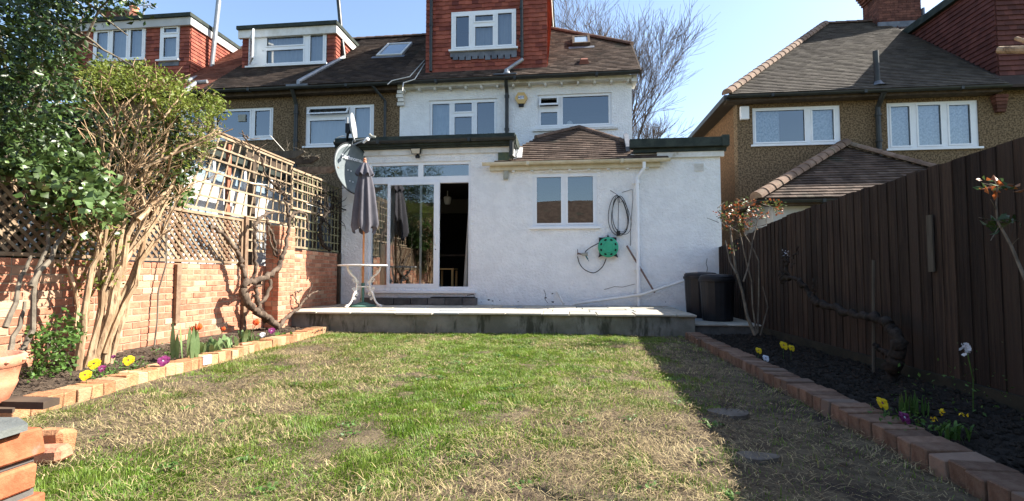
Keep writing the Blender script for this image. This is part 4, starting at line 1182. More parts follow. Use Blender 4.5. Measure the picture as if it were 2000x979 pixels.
# neighbour's white outhouse seen through the trellis
oh = thing('white_outhouse', (-7.4, 9, 0), 'white outhouse seen through the square trellis', 'outbuilding')
MB().box(-9.5, -5.75, 6.6, 11.7, 0, 2.45).build('wall', M_shed, oh)
MB().box(-9.6, -5.65, 6.5, 11.7, 2.86, 2.95).build('flat_roof', M_felt, oh)
MB().box(-9.45, -5.85, 6.7, 11.65, 2.451, 2.855).build('dark_glazing', M_frost, oh)
m_ = MB()
for k in range(7): m_.box(-5.80, -5.74, 6.7 + k * .8, 6.76 + k * .8, 2.452, 2.85)
m_.build('mullion', M_upvc, oh)
for k in range(4):
    MB().box(-5.748, -5.735, 7.0 + k * 1.2, 7.5 + k * 1.2, 1.3, 2.0).build('side_window', M_frost, oh)

# pergola behind the trellis
pg = thing('pergola', (-5.2, 8.6, 0), 'rough timber pergola with projecting rafters behind the trellis', 'pergola')
for k, (u, v, u2, v2, yy, mm) in enumerate([(533, 290, 600, 315, 8.3, M_fence_grey), (556, 312, 627, 315, 8.9, M_timber_dk), (590, 330, 665, 335, 9.4, M_timber)]):
    a, b = aY(u, v, yy), aY(u2, v2, yy + .1)
    z = (a.z + b.z) / 2
    MB().prism([(a.x - .9, yy, z + .06), (b.x - .02, yy, z + .06), (b.x, yy, z + .03), (b.x - .16, yy, z - .07), (a.x - .9, yy, z - .07)], (0, .05, 0)).build('rafter', mm, pg)
MB().box(-5.32, -5.25, 7.6, 10.2, 2.85, 2.97).box(-6.4, -6.33, 7.6, 10.2, 2.85, 2.97).build('beam', M_timber_dk, pg)
for yy in (7.8, 9.9):
    MB().box(-5.335, -5.245, yy, yy + .09, 0, 2.849).build('post', M_timber_dk, pg)

# ------------------------------------------------------------------ right-hand houses
YR = 12.3
RX0 = aY(1441, 300, YR).x
RXP = 9.55
rh = thing('hipped_brown_house', (7, YR, 0), 'brown pebbledash house with hipped roof beyond the right fence', 'house')
R1 = prect(1470, 208, 1642, 281, YR); R2 = prect(1733, 198, 1912, 289, YR)
ez = aY(1441, 186, YR - .28).z
MB().grid(RX0, RXP, 0, ez - .02, YR, YR + .25, [R1, R2]).build('wall', M_pebble, rh)
MB().box(RX0, RX0 + .25, YR + .251, 20.5, 0, ez - .02).build('side_wall', M_pebble2, rh)
window(rh, R1, [(0.03, 0.61, [(0.05, 0.94)]), (0.68, 0.94, [(0.06, 0.92)])], YR + .03, curtain=(M_lace, [(0.02, .34), (0.66, .97)]))
window(rh, R2, [(0.04, 0.27, [(0.05, 0.94)]), (0.34, 0.61, [(0.05, 0.95)]), (0.68, 0.93, [(0.06, 0.93)])], YR + .03, curtain=(M_lace, [(0.02, .98)]))
room(RX0 + .3, RXP - .1, YR + .26, 16, 2.8, ez - .1, rh, 'bedroom')
HE = YR - .30; HZ = ez
def hz(y): return HZ + MR * (y - HE)
HXL = RX0 - .30
HR = 4.3                          # plan run to the ridge
ridz = HZ + MR * HR
rf = MB()
tiles(rf, (0, HE, HZ), (1, 0, 0), Vr, [(HXL, 0), (RXP + .1, 0), (RXP + .1, HR * SL), (HXL + HR, HR * SL)])
rf.build('roof', M_tile_gr, rh)
MB().prism([(HXL, HE, HZ), (RXP + .1, HE, HZ), (RXP + .1, HE + HR, ridz), (HXL + HR, HE + HR, ridz)], (0, 0, -.06)).prism([(HXL, HE, HZ), (HXL + HR, HE + HR, ridz), (HXL, HE + 2 * HR, HZ)], (0, 0, -.06)).prism([(HXL, HE + 2 * HR, HZ), (HXL + HR, HE + HR, ridz), (RXP + .1, HE + HR, ridz), (RXP + .1, HE + 2 * HR, HZ)], (0, 0, -.06)).build('roof_deck', M_back, rh)
m_ = MB(); ridge_tiles(m_, (HXL - .02, HE - .02, HZ + .05), (HXL + HR, HE + HR, ridz + .05), .12, .28); m_.build('hip_tiles', M_ridge, rh)
m_ = MB(); ridge_tiles(m_, (HXL + HR, HE + HR, ridz + .04), (RXP, HE + HR, ridz + .04), .09, .3); m_.build('ridge', M_ridge_dk, rh)
gutter(rh, HXL - .03, RXP + .1, HE - .05, HZ - .03, M_black)
MB().box(HXL + .0, RXP, HE + .02, YR - .004, HZ - .14, HZ - .07).build('soffit', M_timber_dk, rh)
MB().box(HXL - .08, HXL + .03, HE - .02, 20.8, HZ - .12, HZ + .0).box(HXL + .031, RX0 - .004, HE + .05, 20.5, HZ - .10, HZ - .03).build('side_gutter', M_black, rh)
x = aY(1715, 230, YR - .1).x
m_ = MB(); pipe_joints(m_, [(x, HE - .05, HZ - .08), (x, YR - .1, HZ - .35), (x, YR - .1, 2.2)], .055, [(x, YR - .1, 4.6), (x, YR - .1, 4.0)])
m_.build('downpipe', M_black, rh)
q = aY(1714, 162, HE + .22)
m_ = MB().tube([(q.x, HE + .22, hz(HE + .22)), (q.x - .02, HE + .22, aY(1714, 100, HE + .22).z)], .06, 12); m_.build('flue_pipe', M_black, rh)
MB().lathe((q.x, HE + .2, hz(HE + .2) - .02), [(.16, 0), (.10, .05), (.07, .11)], 14).box(q.x - .17, q.x + .17, HE + .0, HE + .3, hz(HE) + .03, hz(HE) + .05).build('flashing', M_lead, rh)
q = aY(1454, 221, YR - .05)
o = MB().bbox(q.x - .10, q.x + .10, YR - .09, YR - .004, q.z - .16, q.z + .16, .015)
tag(o.build('meter_box', M_white), 'white box fixed near the left corner of the hipped house', 'box')
# its rear extension with hipped roof
XE0 = aY(1484, 385, 10.6).x
q = aY(1647, 282, YR)
apx, apz = q.x, q.z - .05
EE = 10.35
ezz = aY(1560, 388, EE).z
MB().box(XE0 + .25, 8.2, EE + .25, YR - .003, 0, ezz - .03).build('rear_wing_wall', M_shed, rh)
ER = YR - EE; EM = (apz - ezz) / ER; ES = math.sqrt(1 + EM * EM)
e2x = aY(1840, 322, YR).x
xl = aY(1478, 390, EE).x
rf = MB()
tiles(rf, (0, EE, ezz), (1, 0, 0), (0, 1, EM), [(xl, 0), (8.6, 0), (8.6, .02), (apx, (ER - .02) * ES)], tw=.16, gauge=.115, th=.022)
rw = rf.build('rear_wing_roof', M_tile, rh)
MB().prism([(xl, EE, ezz), (8.6, EE, ezz), (apx, YR - .02, apz)], (0, 0, -.05)).prism([(xl, EE, ezz), (apx, YR - .02, apz), (xl, YR - .02, ezz)], (0, 0, -.05)).build('wing_roof_deck', M_back, rw)
rf = MB(); Vs = Vector((apx - xl, 0, apz - ezz)); sl_ = Vs.length
tiles(rf, (xl, YR - .02, ezz), (0, -1, 0), Vs, [(0, 0), (YR - EE - .02, 0), (0, sl_)], tw=.16, gauge=.115, th=.022)
rf.build('wing_side_roof', M_tile, rw)
m_ = MB(); ridge_tiles(m_, (xl - .03, EE - .03, ezz + .04), (apx, YR - .1, apz + .06), .13, .25); ridge_tiles(m_, (8.6, EE, ezz + .04), (apx, YR - .1, apz + .05), .09, .25)
m_.build('wing_hip_tiles', M_ridge, rw)
gutter(rh, xl - .05, 8.7, EE - .06, ezz - .03, M_black, 'wing_gutter', .055)
MB().box(xl + .02, 8.5, EE - .0, EE + .245, ezz - .12, ezz - .04).box(xl - .06, xl + .02, EE, YR - .01, ezz - .1, ezz - .0).build('wing_soffit', M_timber_dk, rh)
# chimney on the ridge
cq = aY(1752, 60, HE + HR - .2)
ck = thing('ridge_chimney', (cq.x, 16, ridz), 'dark brick chimney with stepped corbels on the hipped roof ridge', 'chimney')
m_ = MB()
bx0, bx1, by0, by1 = aY(1735, 60, 15.9).x - .25, aY(1800, 40, 15.9).x - .0, 15.9, 16.7
zc = ridz - .6; row = 0
while zc < ridz + 2.2:
    ov = 0 if zc < ridz + .55 else min(.32, (int((zc - ridz - .55) / .075)) * .05)
    o_ = .11 * (row % 2); x = bx0 - ov - o_
    while x < bx1 + ov * .0:
        xa, xb = max(x, bx0 - ov), min(x + .215, bx1)
        if xb - xa > .03: m_.box(xa, xb, by0 - ov * .4, by0 - ov * .4 + .1, zc, zc + .065, random.random())
        x += .225
    y = by0 - ov * .4 + .102 - o_ * .5
    while y < by1:
        m_.box(bx0 - ov, bx0 - ov + .1, max(y, by0 - ov * .4 + .102), min(y + .215, by1), zc, zc + .065, random.random())
        y += .225
    m_.box(bx0 - ov + .012, bx1 - .012, by0 - ov * .4 + .012, by1, zc - .001, zc + .075, .1)
    zc += .075; row += 1
m_.build('stack', M_chim, ck)
MB().box(bx0 - .06, bx1 + .02, by0 - .06, by0 - .012, hz(by0) - .05, hz(by0) + .12).box(bx1 + .012, bx1 + .06, by0 - .06, by0 + .5, hz(by0) + .0, hz(by0) + .5).build('flashing', M_lead, ck)
# adjoining house with a big hung-tile loft
nh = thing('adjoining_loft_house', (13, YR, 0), 'house at the right edge with tall dark red tile-hung loft', 'house')
MB().box(RXP + .003, 17.5, YR + .002, YR + .25, 0, HZ - .03).build('wall', M_pebble, nh)
MB().prism([(RXP + .1, HE, HZ), (18, HE, HZ), (18, HE + HR, ridz), (RXP + .1, HE + HR, ridz)], (0, 0, -.06)).prism([(RXP + .1, HE + HR, ridz), (18, HE + HR, ridz), (18, HE + 2 * HR, HZ), (RXP + .1, HE + 2 * HR, HZ)], (0, 0, -.06)).build('roof', M_tile_dk, nh)
kb = MB()
for i in range(5): kb.box(RXP - .06 + i * .02, RXP + .2, YR - .17 + i * .02, YR - .003, HZ - .16 - (i + 1) * .075, HZ - .165 - i * .075, random.random())
kb.build('corbel', M_chim, nh)
LX = RXP + .25; ly0 = HE + .45; lz1 = HZ + 4.8
# side wall of the loft follows the observed eave: top line heads for the same vanishing point
top = aX(1800, 52, LX)
lz1 = top.z
lo = MB().box(LX + .02, 17, ly0, 19.5, hz(ly0) - .3, lz1).build('loft', M_back, nh)
m_ = MB()
Ls = 20.0 - ly0
zb_ = hz(ly0) - .02
tiles(m_, (LX + .02, 19.5, zb_), (0, -1, 0), (0, 0, 1), [(19.5 - (HE + HR), (ridz - zb_)), (19.5 - ly0, 0), (19.5 - ly0, lz1 - zb_), (0, lz1 - zb_), (0, 1.0)], gauge=.12, th=.03, off=.006)
m_.build('hung_tiles', M_hung_dk, lo); m_ = MB()
tiles(m_, (LX + .02, ly0, zb_), (1, 0, 0), (0, 0, 1), [(0, 0), (5, 0), (5, lz1 - zb_), (0, lz1 - zb_)], gauge=.12, th=.03, off=.006)
m_.build('hung_tiles', M_hung_dk, lo)
MB().box(LX - .12, 17, ly0 - .15, 19.6, lz1, lz1 + .2).build('loft_roof', M_felt, lo)

# houses opposite, behind the camera (seen in the window reflections)
op = thing('opposite_terrace', (0, -26, 0), 'brown terrace opposite, mirrored in the kitchen window', 'house')
MB().grid(-22, 22, 0, 5.4, -26.3, -26, [(x_, x_ + 1.6, 3.4, 4.7) for x_ in range(-20, 21, 4)]).build('wall', M_pebble, op)
MB().prism([(-22.3, -25.7, 5.3), (22.3, -25.7, 5.3), (22.3, -29.8, 8.4), (-22.3, -29.8, 8.4)], (0, 0, -.1)).build('roof', M_tile, op)
for x_ in range(-20, 21, 4):
    m_ = MB().grid(x_, x_ + 1.6, 3.4, 4.7, -26.1, -26.02, [(x_ + .08, x_ + .76, 3.5, 4.6), (x_ + .84, x_ + 1.52, 3.5, 4.6)])
    w = m_.build('window', M_upvc, op)
    MB().add([(x_, -26.15, 3.4), (x_, -26.15, 4.7), (x_ + 1.6, -26.15, 4.7), (x_ + 1.6, -26.15, 3.4)], [(0, 1, 2, 3)]).build('pane', M_frost, w)

# ------------------------------------------------------------------ bare tree behind the house
def grow(mb, p, d, L, r, lev, spread, upw, maxlev, rng, nseg=4):
    pts, rr = [p.copy()], [r]
    q = p.copy(); dd = d.copy()
    for i in range(nseg):
        dd = (dd + Vector((rng.gauss(0, .04), rng.gauss(0, .04), rng.gauss(0, .03) + upw))).normalized()
        q = q + dd * (L / nseg)
        pts.append(q.copy()); rr.append(max(r * (1 - .62 * (i + 1) / nseg), .006))
    mb.tube(pts, rr, 7 if lev == 0 else (5 if lev < 3 else 3), cap=False)
    if lev >= maxlev: return
    n = [5, 5, 5, 5, 4][min(lev, 4)]
    for k in range(n):
        t = rng.uniform(.3, 1.0)
        i = min(int(t * nseg), nseg - 1)
        base = pts[i].lerp(pts[i + 1], t * nseg - i)
        sd = Vector((rng.gauss(0, 1), rng.gauss(0, 1), rng.gauss(0, .5))).normalized()
        nd = (dd * 1.0 + sd * spread).normalized()
        grow(mb, base, nd, L * rng.uniform(.55, .78), max(rr[i] * .55, .008), lev + 1, spread, upw, maxlev, rng)
tr_ = thing('bare_tree', (4.0, 27, 0), 'large leafless tree with fine upswept twigs behind the white house', 'tree')
rng = random.Random(11)
tm = MB(); trunk = MB()
b0 = Vector((2.75, 27, 0)); trunk.tube([b0, b0 + Vector((.05, 0, 3)), b0 + Vector((.0, 0, 6.3))], [.38, .30, .26], 10)
trunk.build('trunk', M_bark, tr_)
starts = [((-.30, 0, 1), 5.6), ((-.75, .3, .9), 5.2), ((.05, 0, 1), 5.8), ((.25, .3, 1), 5.2), ((.5, -.2, .95), 4.2), ((.6, .2, .7), 3.0), ((-.5, -.3, 1), 5.6), ((-1.0, 0, .75), 4.6), ((.5, .1, .35), 2.4), ((.12, -.3, 1), 5.2)]
for dv, L_ in starts:
    zz = 6.0 if dv[2] > .6 else 5.0 + rng.random(); L_ *= .86
    grow(tm, b0 + Vector((0, 0, zz)), Vector(dv).normalized(), L_, .085, 1, .58, .05, 5, rng)
tm.build('crown', M_twig, tr_)

# ------------------------------------------------------------------ left brick wall and pillar
XW = -4.80
gw = thing('garden_brick_wall', (XW, 5.5, 0), 'pale red brick garden wall along the left side', 'wall')
bw = MB(); rows = 14; zt0 = 1.075
row = 0; z = zt0 - .065
while z > -.08:
    y = -2.0 - (.1125 if row % 2 else 0)
    while y < 10.05:
        L_ = .215
        ya, yb = y, min(y + L_, 10.08)
        if random.random() < .12:
            bw.bbox(XW - .1, XW + random.uniform(-.003, .003), ya, ya + .1, z, z + .065, .004, random.random(), jit=.0015)
            bw.bbox(XW - .1, XW + random.uniform(-.003, .003), ya + .112, yb, z, z + .065, .004, random.random(), jit=.0015)
        else:
            bw.bbox(XW - .1, XW + random.uniform(-.004, .004), ya, yb, z, z + .065, .004, random.random(), jit=.0015)
        y += .225
    z -= .075; row += 1
# raised part beside the patio
for k in range(4):
    z = zt0 + .012 + k * .075
    y = 7.98 - (.1125 if k % 2 else 0)
    while y < 10.0:
        ya, yb = max(y, 7.98), min(y + .215, 10.08)
        if yb - ya > .03: bw.bbox(XW - .1, XW + random.uniform(-.004, .004), ya, yb, z, z + .065, .004, random.random(), jit=.0015)
        y += .225
bw.build('brickwork', M_brick, gw)
MB().box(XW - .095, XW - .006, -2, 10.08, -.1, zt0).box(XW - .095, XW - .006, 7.98, 10.08, zt0 + .001, zt0 + .31).build('mortar', M_mortar, gw)
pl_ = MB(); py0, py1, pxa, pxb = 7.50, 7.96, XW + .004, -4.56
z = -.08; row = 0; ptop = 1.72
while z < ptop - .05:
    if row % 2:
        ys = [(py0, py0 + .1), (py0 + .11, py0 + .325), (py0 + .335, py1)]
        xs = [(pxa, pxa + .12), (pxa + .13, pxb)]
    else:
        ys = [(py0, py0 + .215), (py0 + .225, py1)]
        xs = [(pxa, pxb)]
    for a, b in ys: pl_.bbox(pxb - .1, pxb + random.uniform(-.003, .003), a, b, z, z + .065, .004, random.random(), jit=.0015)
    for a, b in xs:
        if b < pxb - .09: b = min(b, pxb - .102)
        else: b = pxb - .102
        if b - a > .02: pl_.bbox(a, b, py0 + random.uniform(-.003, .003), py0 + .1, z, z + .065, .004, random.random(), jit=.0015)
    z += .075; row += 1
pil = pl_.build('pillar', M_brick, gw)
MB().box(pxa + .005, pxb - .006, py0 + .006, py1 - .006, -.1, ptop + .01).build('pillar_mortar', M_mortar, pil)
MB().box(XW - .02, XW + .03, 4.86 + .72, 4.86 + .78, 0.35, 1.06)

# timber battens on the wall (posts for the lattice)
q = aX(347, 575, XW + .03)
o = MB().box(XW + .008, XW + .045, q.y - .035, q.y + .035, .34, 1.06)
tag(o.build('batten', M_timber), 'short upright timber batten screwed to the brick wall', 'batten')
o = MB().box(XW + .008, XW + .05, 6.93, 7.0, .12, 1.80)
tag(o.build('trellis_post', M_timber), 'grey timber post at the end of the diagonal lattice', 'post')
o = MB().box(XW + .01, XW + .06, 10.0, 10.075, PT, 1.38)
tag(o.build('corner_post', M_timber_dk), 'dark timber post between brick wall and white house', 'post')

# lattice panels
def clipseg(a, b, y0, y1, z0, z1):
    (ya, za), (yb, zb) = a, b
    t0, t1 = 0.0, 1.0
    for p, q_ in ((-(yb - ya), ya - y0), (yb - ya, y1 - ya), (-(zb - za), za - z0), (zb - za, z1 - za)):
        if abs(p) < 1e-9:
            if q_ < 0: return None
            continue
        r_ = q_ / p
        if p < 0: t0 = max(t0, r_)
        else: t1 = min(t1, r_)
    if t0 >= t1: return None
    return (ya + (yb - ya) * t0, za + (zb - za) * t0), (ya + (yb - ya) * t1, za + (zb - za) * t1)
def slat(mb, x0, x1, a, b, w_):
    d = Vector((0, b[0] - a[0], b[1] - a[1]))
    if d.length < .03: return
    n = Vector((0, -d.z, d.y)).normalized() * (w_ / 2)
    A_, B_ = Vector((x0, a[0], a[1])), Vector((x0, b[0], b[1]))
    mb.prism([A_ - n, B_ - n, B_ + n, A_ + n], (x1 - x0, 0, 0), random.random())
def diamond(y0, y1, z0, z1, label, pitch=.098, cap=True):
    t = thing('lattice_panel', (XW + .0, (y0 + y1) / 2, z0), label, 'trellis', 'diagonal lattice panels')
    m_ = MB(); H_ = z1 - z0; s = -H_
    while s < (y1 - y0):
        c1 = clipseg((y0 + s, z0), (y0 + s + H_, z1), y0, y1, z0, z1)
        c2 = clipseg((y0 + s, z1), (y0 + s + H_, z0), y0, y1, z0, z1)
        if c1: slat(m_, XW - .012, XW - .002, c1[0], c1[1], .030)
        if c2: slat(m_, XW + .000, XW + .010, c2[0], c2[1], .030)
        s += pitch
    m_.build('slats', M_lattice, t)
    m_ = MB(); e = .035
    for (a, b, c, d) in ((y0, y1, z0 - e, z0), (y0, y1, z1, z1 + e), (y0 - e, y0, z0 - e, z1 + e), (y1, y1 + e, z0 - e, z1 + e)):
        m_.box(XW - .02, XW + .022, a, b, c, d, random.random())
    m_.build('frame', M_lattice, t)
diamond(5.02, 6.88, 1.125, 1.72, 'diagonal lattice panel on the wall right of the pale-stemmed shrub')
diamond(3.02, 4.93, 1.125, 1.74, 'diagonal lattice panel partly hidden under ivy at the left edge')
diamond(1.0, 2.93, 1.125, 1.74, 'diagonal lattice panel beyond the left edge of the picture')

def square(y0, y1, z0, z1, label, m, cut=None, pitch=.155, x=XW, name='square_trellis'):
    t = thing(name, (x, (y0 + y1) / 2, z0), label, 'trellis', 'square trellis panels')
    m_ = MB(); n = int(round((y1 - y0) / pitch)); k = int(round((z1 - z0) / .17))
    for i in range(n + 1):
        y = y0 + (y1 - y0) * i / n
        a, b = (y, z0), (y, z1)
        if cut: a = (y + cut * (1 - i / n), z0)
        if cut: a = (y - cut * (1 - i / n), z0)
        w_ = .034 if i in (0, n) else .024
        slat(m_, x - .012, x - .001, a, b, w_)
    for j in range(k + 1):
        z = z0 + (z1 - z0) * j / k
        ys = y0 - (cut * (1 - j / k) if cut else 0)
        slat(m_, x + .001, x + .014, (ys - .015, z), (y1 + .015, z), .036 if j in (0, k) else .026)
    m_.build('slats', m, t)
    return t
square(6.24, 8.22, 1.80, 2.86, 'tall sunlit square trellis above the lattice panel', M_trellis, cut=.46)
square(8.26, 10.02, 1.42, 2.74, 'greenish square trellis between the pillar and the house', M_trellis_g, pitch=.145)
square(7.06, 7.46, 1.30, 1.78, 'small square trellis piece beside the brick pillar', M_trellis, pitch=.10)
square(8.24, 8.62, 1.42, 1.95, 'short pale trellis offcut just past the brick pillar', M_trellis, pitch=.12, x=XW + .05)
square(8.2, 9.4, 2.1, 2.78, 'pale square trellis overlapping the top of the greenish one', M_trellis, pitch=.17, x=XW + .03)
# trellis standing against the house side
# rail cap
o = MB().box(XW - .03, XW + .03, 6.2, 8.25, 2.885, 2.91)
tag(o.build('trellis_rail', M_lattice), 'long flat rail along the top of the tall trellis', 'rail')
o = MB().box(XW - .06, XW - .02, 6.6, 6.67, .9, 2.8)
tag(o.build('red_post', mat('red_brown_timber', (.26, .09, .05), (.32, .13, .08), scale=8)), 'red-brown post standing behind the tall square trellis', 'post')
o = MB().box(XW - .06, XW - .02, 5.72, 5.79, .9, 2.1)
tag(o.build('support_post', M_timber), 'rough brown post at the lower left end of the tall trellis', 'post')

# ------------------------------------------------------------------ right fence
XF = 2.90
def ftop(y):
    pts = [(-2, 2.02), (2.5, 2.0), (3.25, 1.82), (3.5, 1.80), (5.0, 1.775), (6.7, 1.735), (8.0, 1.64), (9.0, 1.55), (10.1, 1.47)]  # unseen near stretch is raised to widen the fence shadow on the lawn
    for (a, za), (b, zb) in zip(pts, pts[1:]):
        if a <= y <= b: return za + (zb - za) * (y - a) / (b - a)
    return pts[-1][1]
fn = thing('closeboard_fence', (XF, 6, 0), 'dark brown closeboard fence along the right side', 'fence')
m_ = MB(); y = -2.0
while y < 10.0:
    w_ = .138 + random.uniform(-.008, .008); t = ftop(y + .05) + random.uniform(-.012, .012)
    xo = random.uniform(-.002, .004); r_ = random.random()
    m_.add([(XF + xo - .011, y, .10), (XF + xo - .002, y + w_, .10), (XF + xo + .012, y + w_, .10), (XF + xo + .012, y, .10),
            (XF + xo - .011, y, t), (XF + xo - .002, y + w_, t), (XF + xo + .012, y + w_, t), (XF + xo + .012, y, t)],
           [(0, 1, 2, 3), (4, 7, 6, 5), (0, 4, 5, 1), (1, 5, 6, 2), (2, 6, 7, 3), (3, 7, 4, 0)], r_)
    y += w_ - .004
m_.build('boards', M_fence, fn)
MB().box(XF - .045, XF - .02, -2, 10.0, -.1, .15).build('gravel_board', M_gravelb, fn)
m_ = MB().box(XF + .02, XF + .07, -2, 10, .4, .48).box(XF + .02, XF + .07, -2, 10, 1.2, 1.28); m_.build('rail', M_fence, fn)
for yy in (.6, 3.4, 6.2, 9.0): MB().box(XF + .075, XF + .17, yy, yy + .1, -.1, ftop(yy) - .05).build('post', M_fence, fn)
q = aX(1816, 450, XF - .03)
m_ = MB().box(XF - .034, XF - .022, q.y - .03, q.y + .03, 0.95, aX(1816, 420, XF - .03).z, .3)
m_.build('patch_board', M_fence_grey, fn)
a, b = aX(1706, 508, 2.72), aX(1711, 738, 2.72)
o = MB().tube([a, Vector((2.7, b.y, 0.0))], [.014, .014], 6)
tag(o.build('garden_stake', M_fence_grey), 'thin pale upright stake in front of the dark fence', 'stake')

# ------------------------------------------------------------------ edging bricks
def edging(x0, x1, y0, y1, side, label, group, mt):
    n = 0; y = y0
    while y < y1:
        t = (y - y0) / (y1 - y0); x = x0 + (x1 - x0) * t + random.uniform(-.008, .008)
        L_ = .108 + random.uniform(-.006, .006)
        m_ = MB(); zt = .085 + random.uniform(-.006, .008)
        m_.bbox(-.105, .105, -L_ / 2 + .002, L_ / 2 - .002, 0, zt + .03, .005, random.random(), jit=.005, rot=random.uniform(-.04, .04))
        o = m_.build('edging_brick', mt)
        o.location = Vector((x, y + L_ / 2, -.03))
        o.rotation_euler = (random.uniform(-.02, .02), random.uniform(-.05, .05), 0)
        me = o.data; rv = random.random()
        me.attributes['rnd'].data.foreach_set('value', [rv] * len(me.polygons))
        tag(o, label, 'brick', group)
        y += L_ + .003; n += 1
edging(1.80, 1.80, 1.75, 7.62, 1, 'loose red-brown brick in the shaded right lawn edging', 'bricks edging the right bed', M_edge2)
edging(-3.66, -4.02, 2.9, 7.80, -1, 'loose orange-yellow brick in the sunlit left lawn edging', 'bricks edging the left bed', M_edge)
q = aZ(440, 692, .12)
o = MB().bbox(q.x + .06, q.x + .075, q.y - .05, q.y + .05, .03, .10, .003)
ex_ = -3.66 - (q.y - 2.9) * .0735
o = MB().bbox(ex_ + .106, ex_ + .13, q.y - .055, q.y + .055, .012, .105, .004)
tag(o.build('painted_brick_slip', M_white), 'white painted brick slip standing against the left edging', 'brick')

# ------------------------------------------------------------------ lawn grass and straw
def green(x, y):
    blobs = [(-.75, 5.7, 1.05, 1.5, .95), (-.95, 3.7, .62, 1.1, .85), (-1.0, 7.6, 2.4, .42, .75), (-1.15, 2.5, .62, .6, .55), (.9, 7.2, .6, .6, .5),
             (-2.2, 2.05, .38, .35, .8), (.35, 5.2, .5, 1.2, .25), (-2.3, 6.3, .8, 1.0, .25), (.35, 2.7, .9, .8, -.3), (-2.9, 4.4, .8, 1.4, -.12), (1.6, 4.5, .55, 5, -.5)]
    g_ = np.full_like(x, .24)
    for cx, cy, sx, sy, a in blobs: g_ = g_ + a * np.exp(-((x - cx) / sx) ** 2 - ((y - cy) / sy) ** 2)
    return g_
_tab = RNG.random((64, 64))
def vnoise(x, y, s):
    X, Y = x * s + 100, y * s + 100
    i, j = np.floor(X).astype(int), np.floor(Y).astype(int)
    fx, fy = X - i, Y - j; fx = fx * fx * (3 - 2 * fx); fy = fy * fy * (3 - 2 * fy)
    T = lambda a, b: _tab[a % 64, b % 64]
    return (T(i, j) * (1 - fx) + T(i + 1, j) * fx) * (1 - fy) + (T(i, j + 1) * (1 - fx) + T(i + 1, j + 1) * fx) * fy
def blades(n, hgt, wid, keep, lean=.55, flat=False, dens_pow=1.0):
    u = RNG.random(n)
    y = 1.3 + (7.9 - 1.3) * u ** 1.25
    x = RNG.uniform(-4.0, 1.75, n)
    m_ = keep(x, y); x, y = x[m_], y[m_]; n = len(x)
    # skip what lies outside the view cone
    h = hgt * RNG.uniform(.4, 1.4, n); w_ = wid * RNG.uniform(.7, 1.3, n) * (.75 + y * .09)
    th_ = RNG.uniform(0, 2 * np.pi, n)
    if not flat:
        h *= .45 + 1.3 * vnoise(x, y, 8) * vnoise(x + 9, y, 3) * 1.6
        th_ = vnoise(x, y, 6) * 9 + RNG.normal(0, 1.1, n)
    else:
        th_ = vnoise(x, y, 2.5) * 8 + RNG.normal(0, .9, n)
    ln = RNG.uniform(.15, lean, n) if not flat else RNG.uniform(.92, .995, n)
    dx, dy = np.cos(th_), np.sin(th_)
    z0 = -.012 + np.zeros(n)
    base = np.stack([x, y, z0], 1)
    sd = np.stack([-dy, dx, np.zeros(n)], 1) * w_[:, None] * .5
    ho = np.stack([dx, dy, np.zeros(n)], 1)
    upv = np.array([0, 0, 1.0])
    up1 = np.sqrt(1 - ln ** 2)
    mid = base + ho * (h * ln * .38)[:, None] + upv * (h * up1 * .62)[:, None]
    tip = base + ho * (h * ln)[:, None] + upv * (h * up1 * (1.0 if not flat else .8))[:, None]
    if flat:
        zz = RNG.uniform(.002, .022, n)[:, None] * upv; base = base + zz + upv * .008; mid = mid + zz + upv * .01; tip = tip + zz
        bend = np.stack([-dy, dx, np.zeros(n)], 1) * (h * RNG.uniform(-.18, .18, n))[:, None]; mid = mid + bend
    V = np.stack([base - sd, base + sd, mid + sd * .8, mid - sd * .8, tip], 1).reshape(-1, 3)
    i = np.arange(n)[:, None] * 5
    F = np.concatenate([i + [0, 1, 2], i + [0, 2, 3], i + [3, 2, 4]], 0)
    r_ = RNG.random(n)
    return V, F, np.concatenate([r_, r_, r_])
def kg_(x, y):
    g_ = green(x, y) * 1.1 + (vnoise(x, y, 2.1) - .5) * .7 + (vnoise(x, y, 6) - .5) * .75
    edge = (x < -3.62 - (y - 2.9) * .0735 + .12)
    return (RNG.random(len(x)) < np.clip(g_, 0.03, 1)) & ~edge & (x < 1.69)
V, F, r_ = blades(760000, .027, .0046, kg_, lean=.97)
tag(npmesh('grass', V, F, r_, M_grass), 'patchy green lawn grass', 'grass', kind='stuff')
def ks_(x, y):
    g_ = green(x, y); edge = (x < -3.62 - (y - 2.9) * .0735 + .12)
    s_ = np.clip(1.0 - g_ * .95, .08, 1) * np.clip(-.25 + 2.2 * (vnoise(x, y, 1.5) * .55 + vnoise(x, y, 4.3) * .45 - .05), .04, 1)
    s_ = s_ * np.where(x > 1.05 - (7.9 - y) * .08, .45, 1)
    return (RNG.random(len(x)) < s_) & ~edge & (x < 1.69)
V, F, r_ = blades(150000, .075, .0030, ks_, flat=True)
tag(npmesh('dead_grass', V, F, r_, M_straw), 'dry straw-coloured thatch lying on the lawn', 'dead grass', kind='stuff')

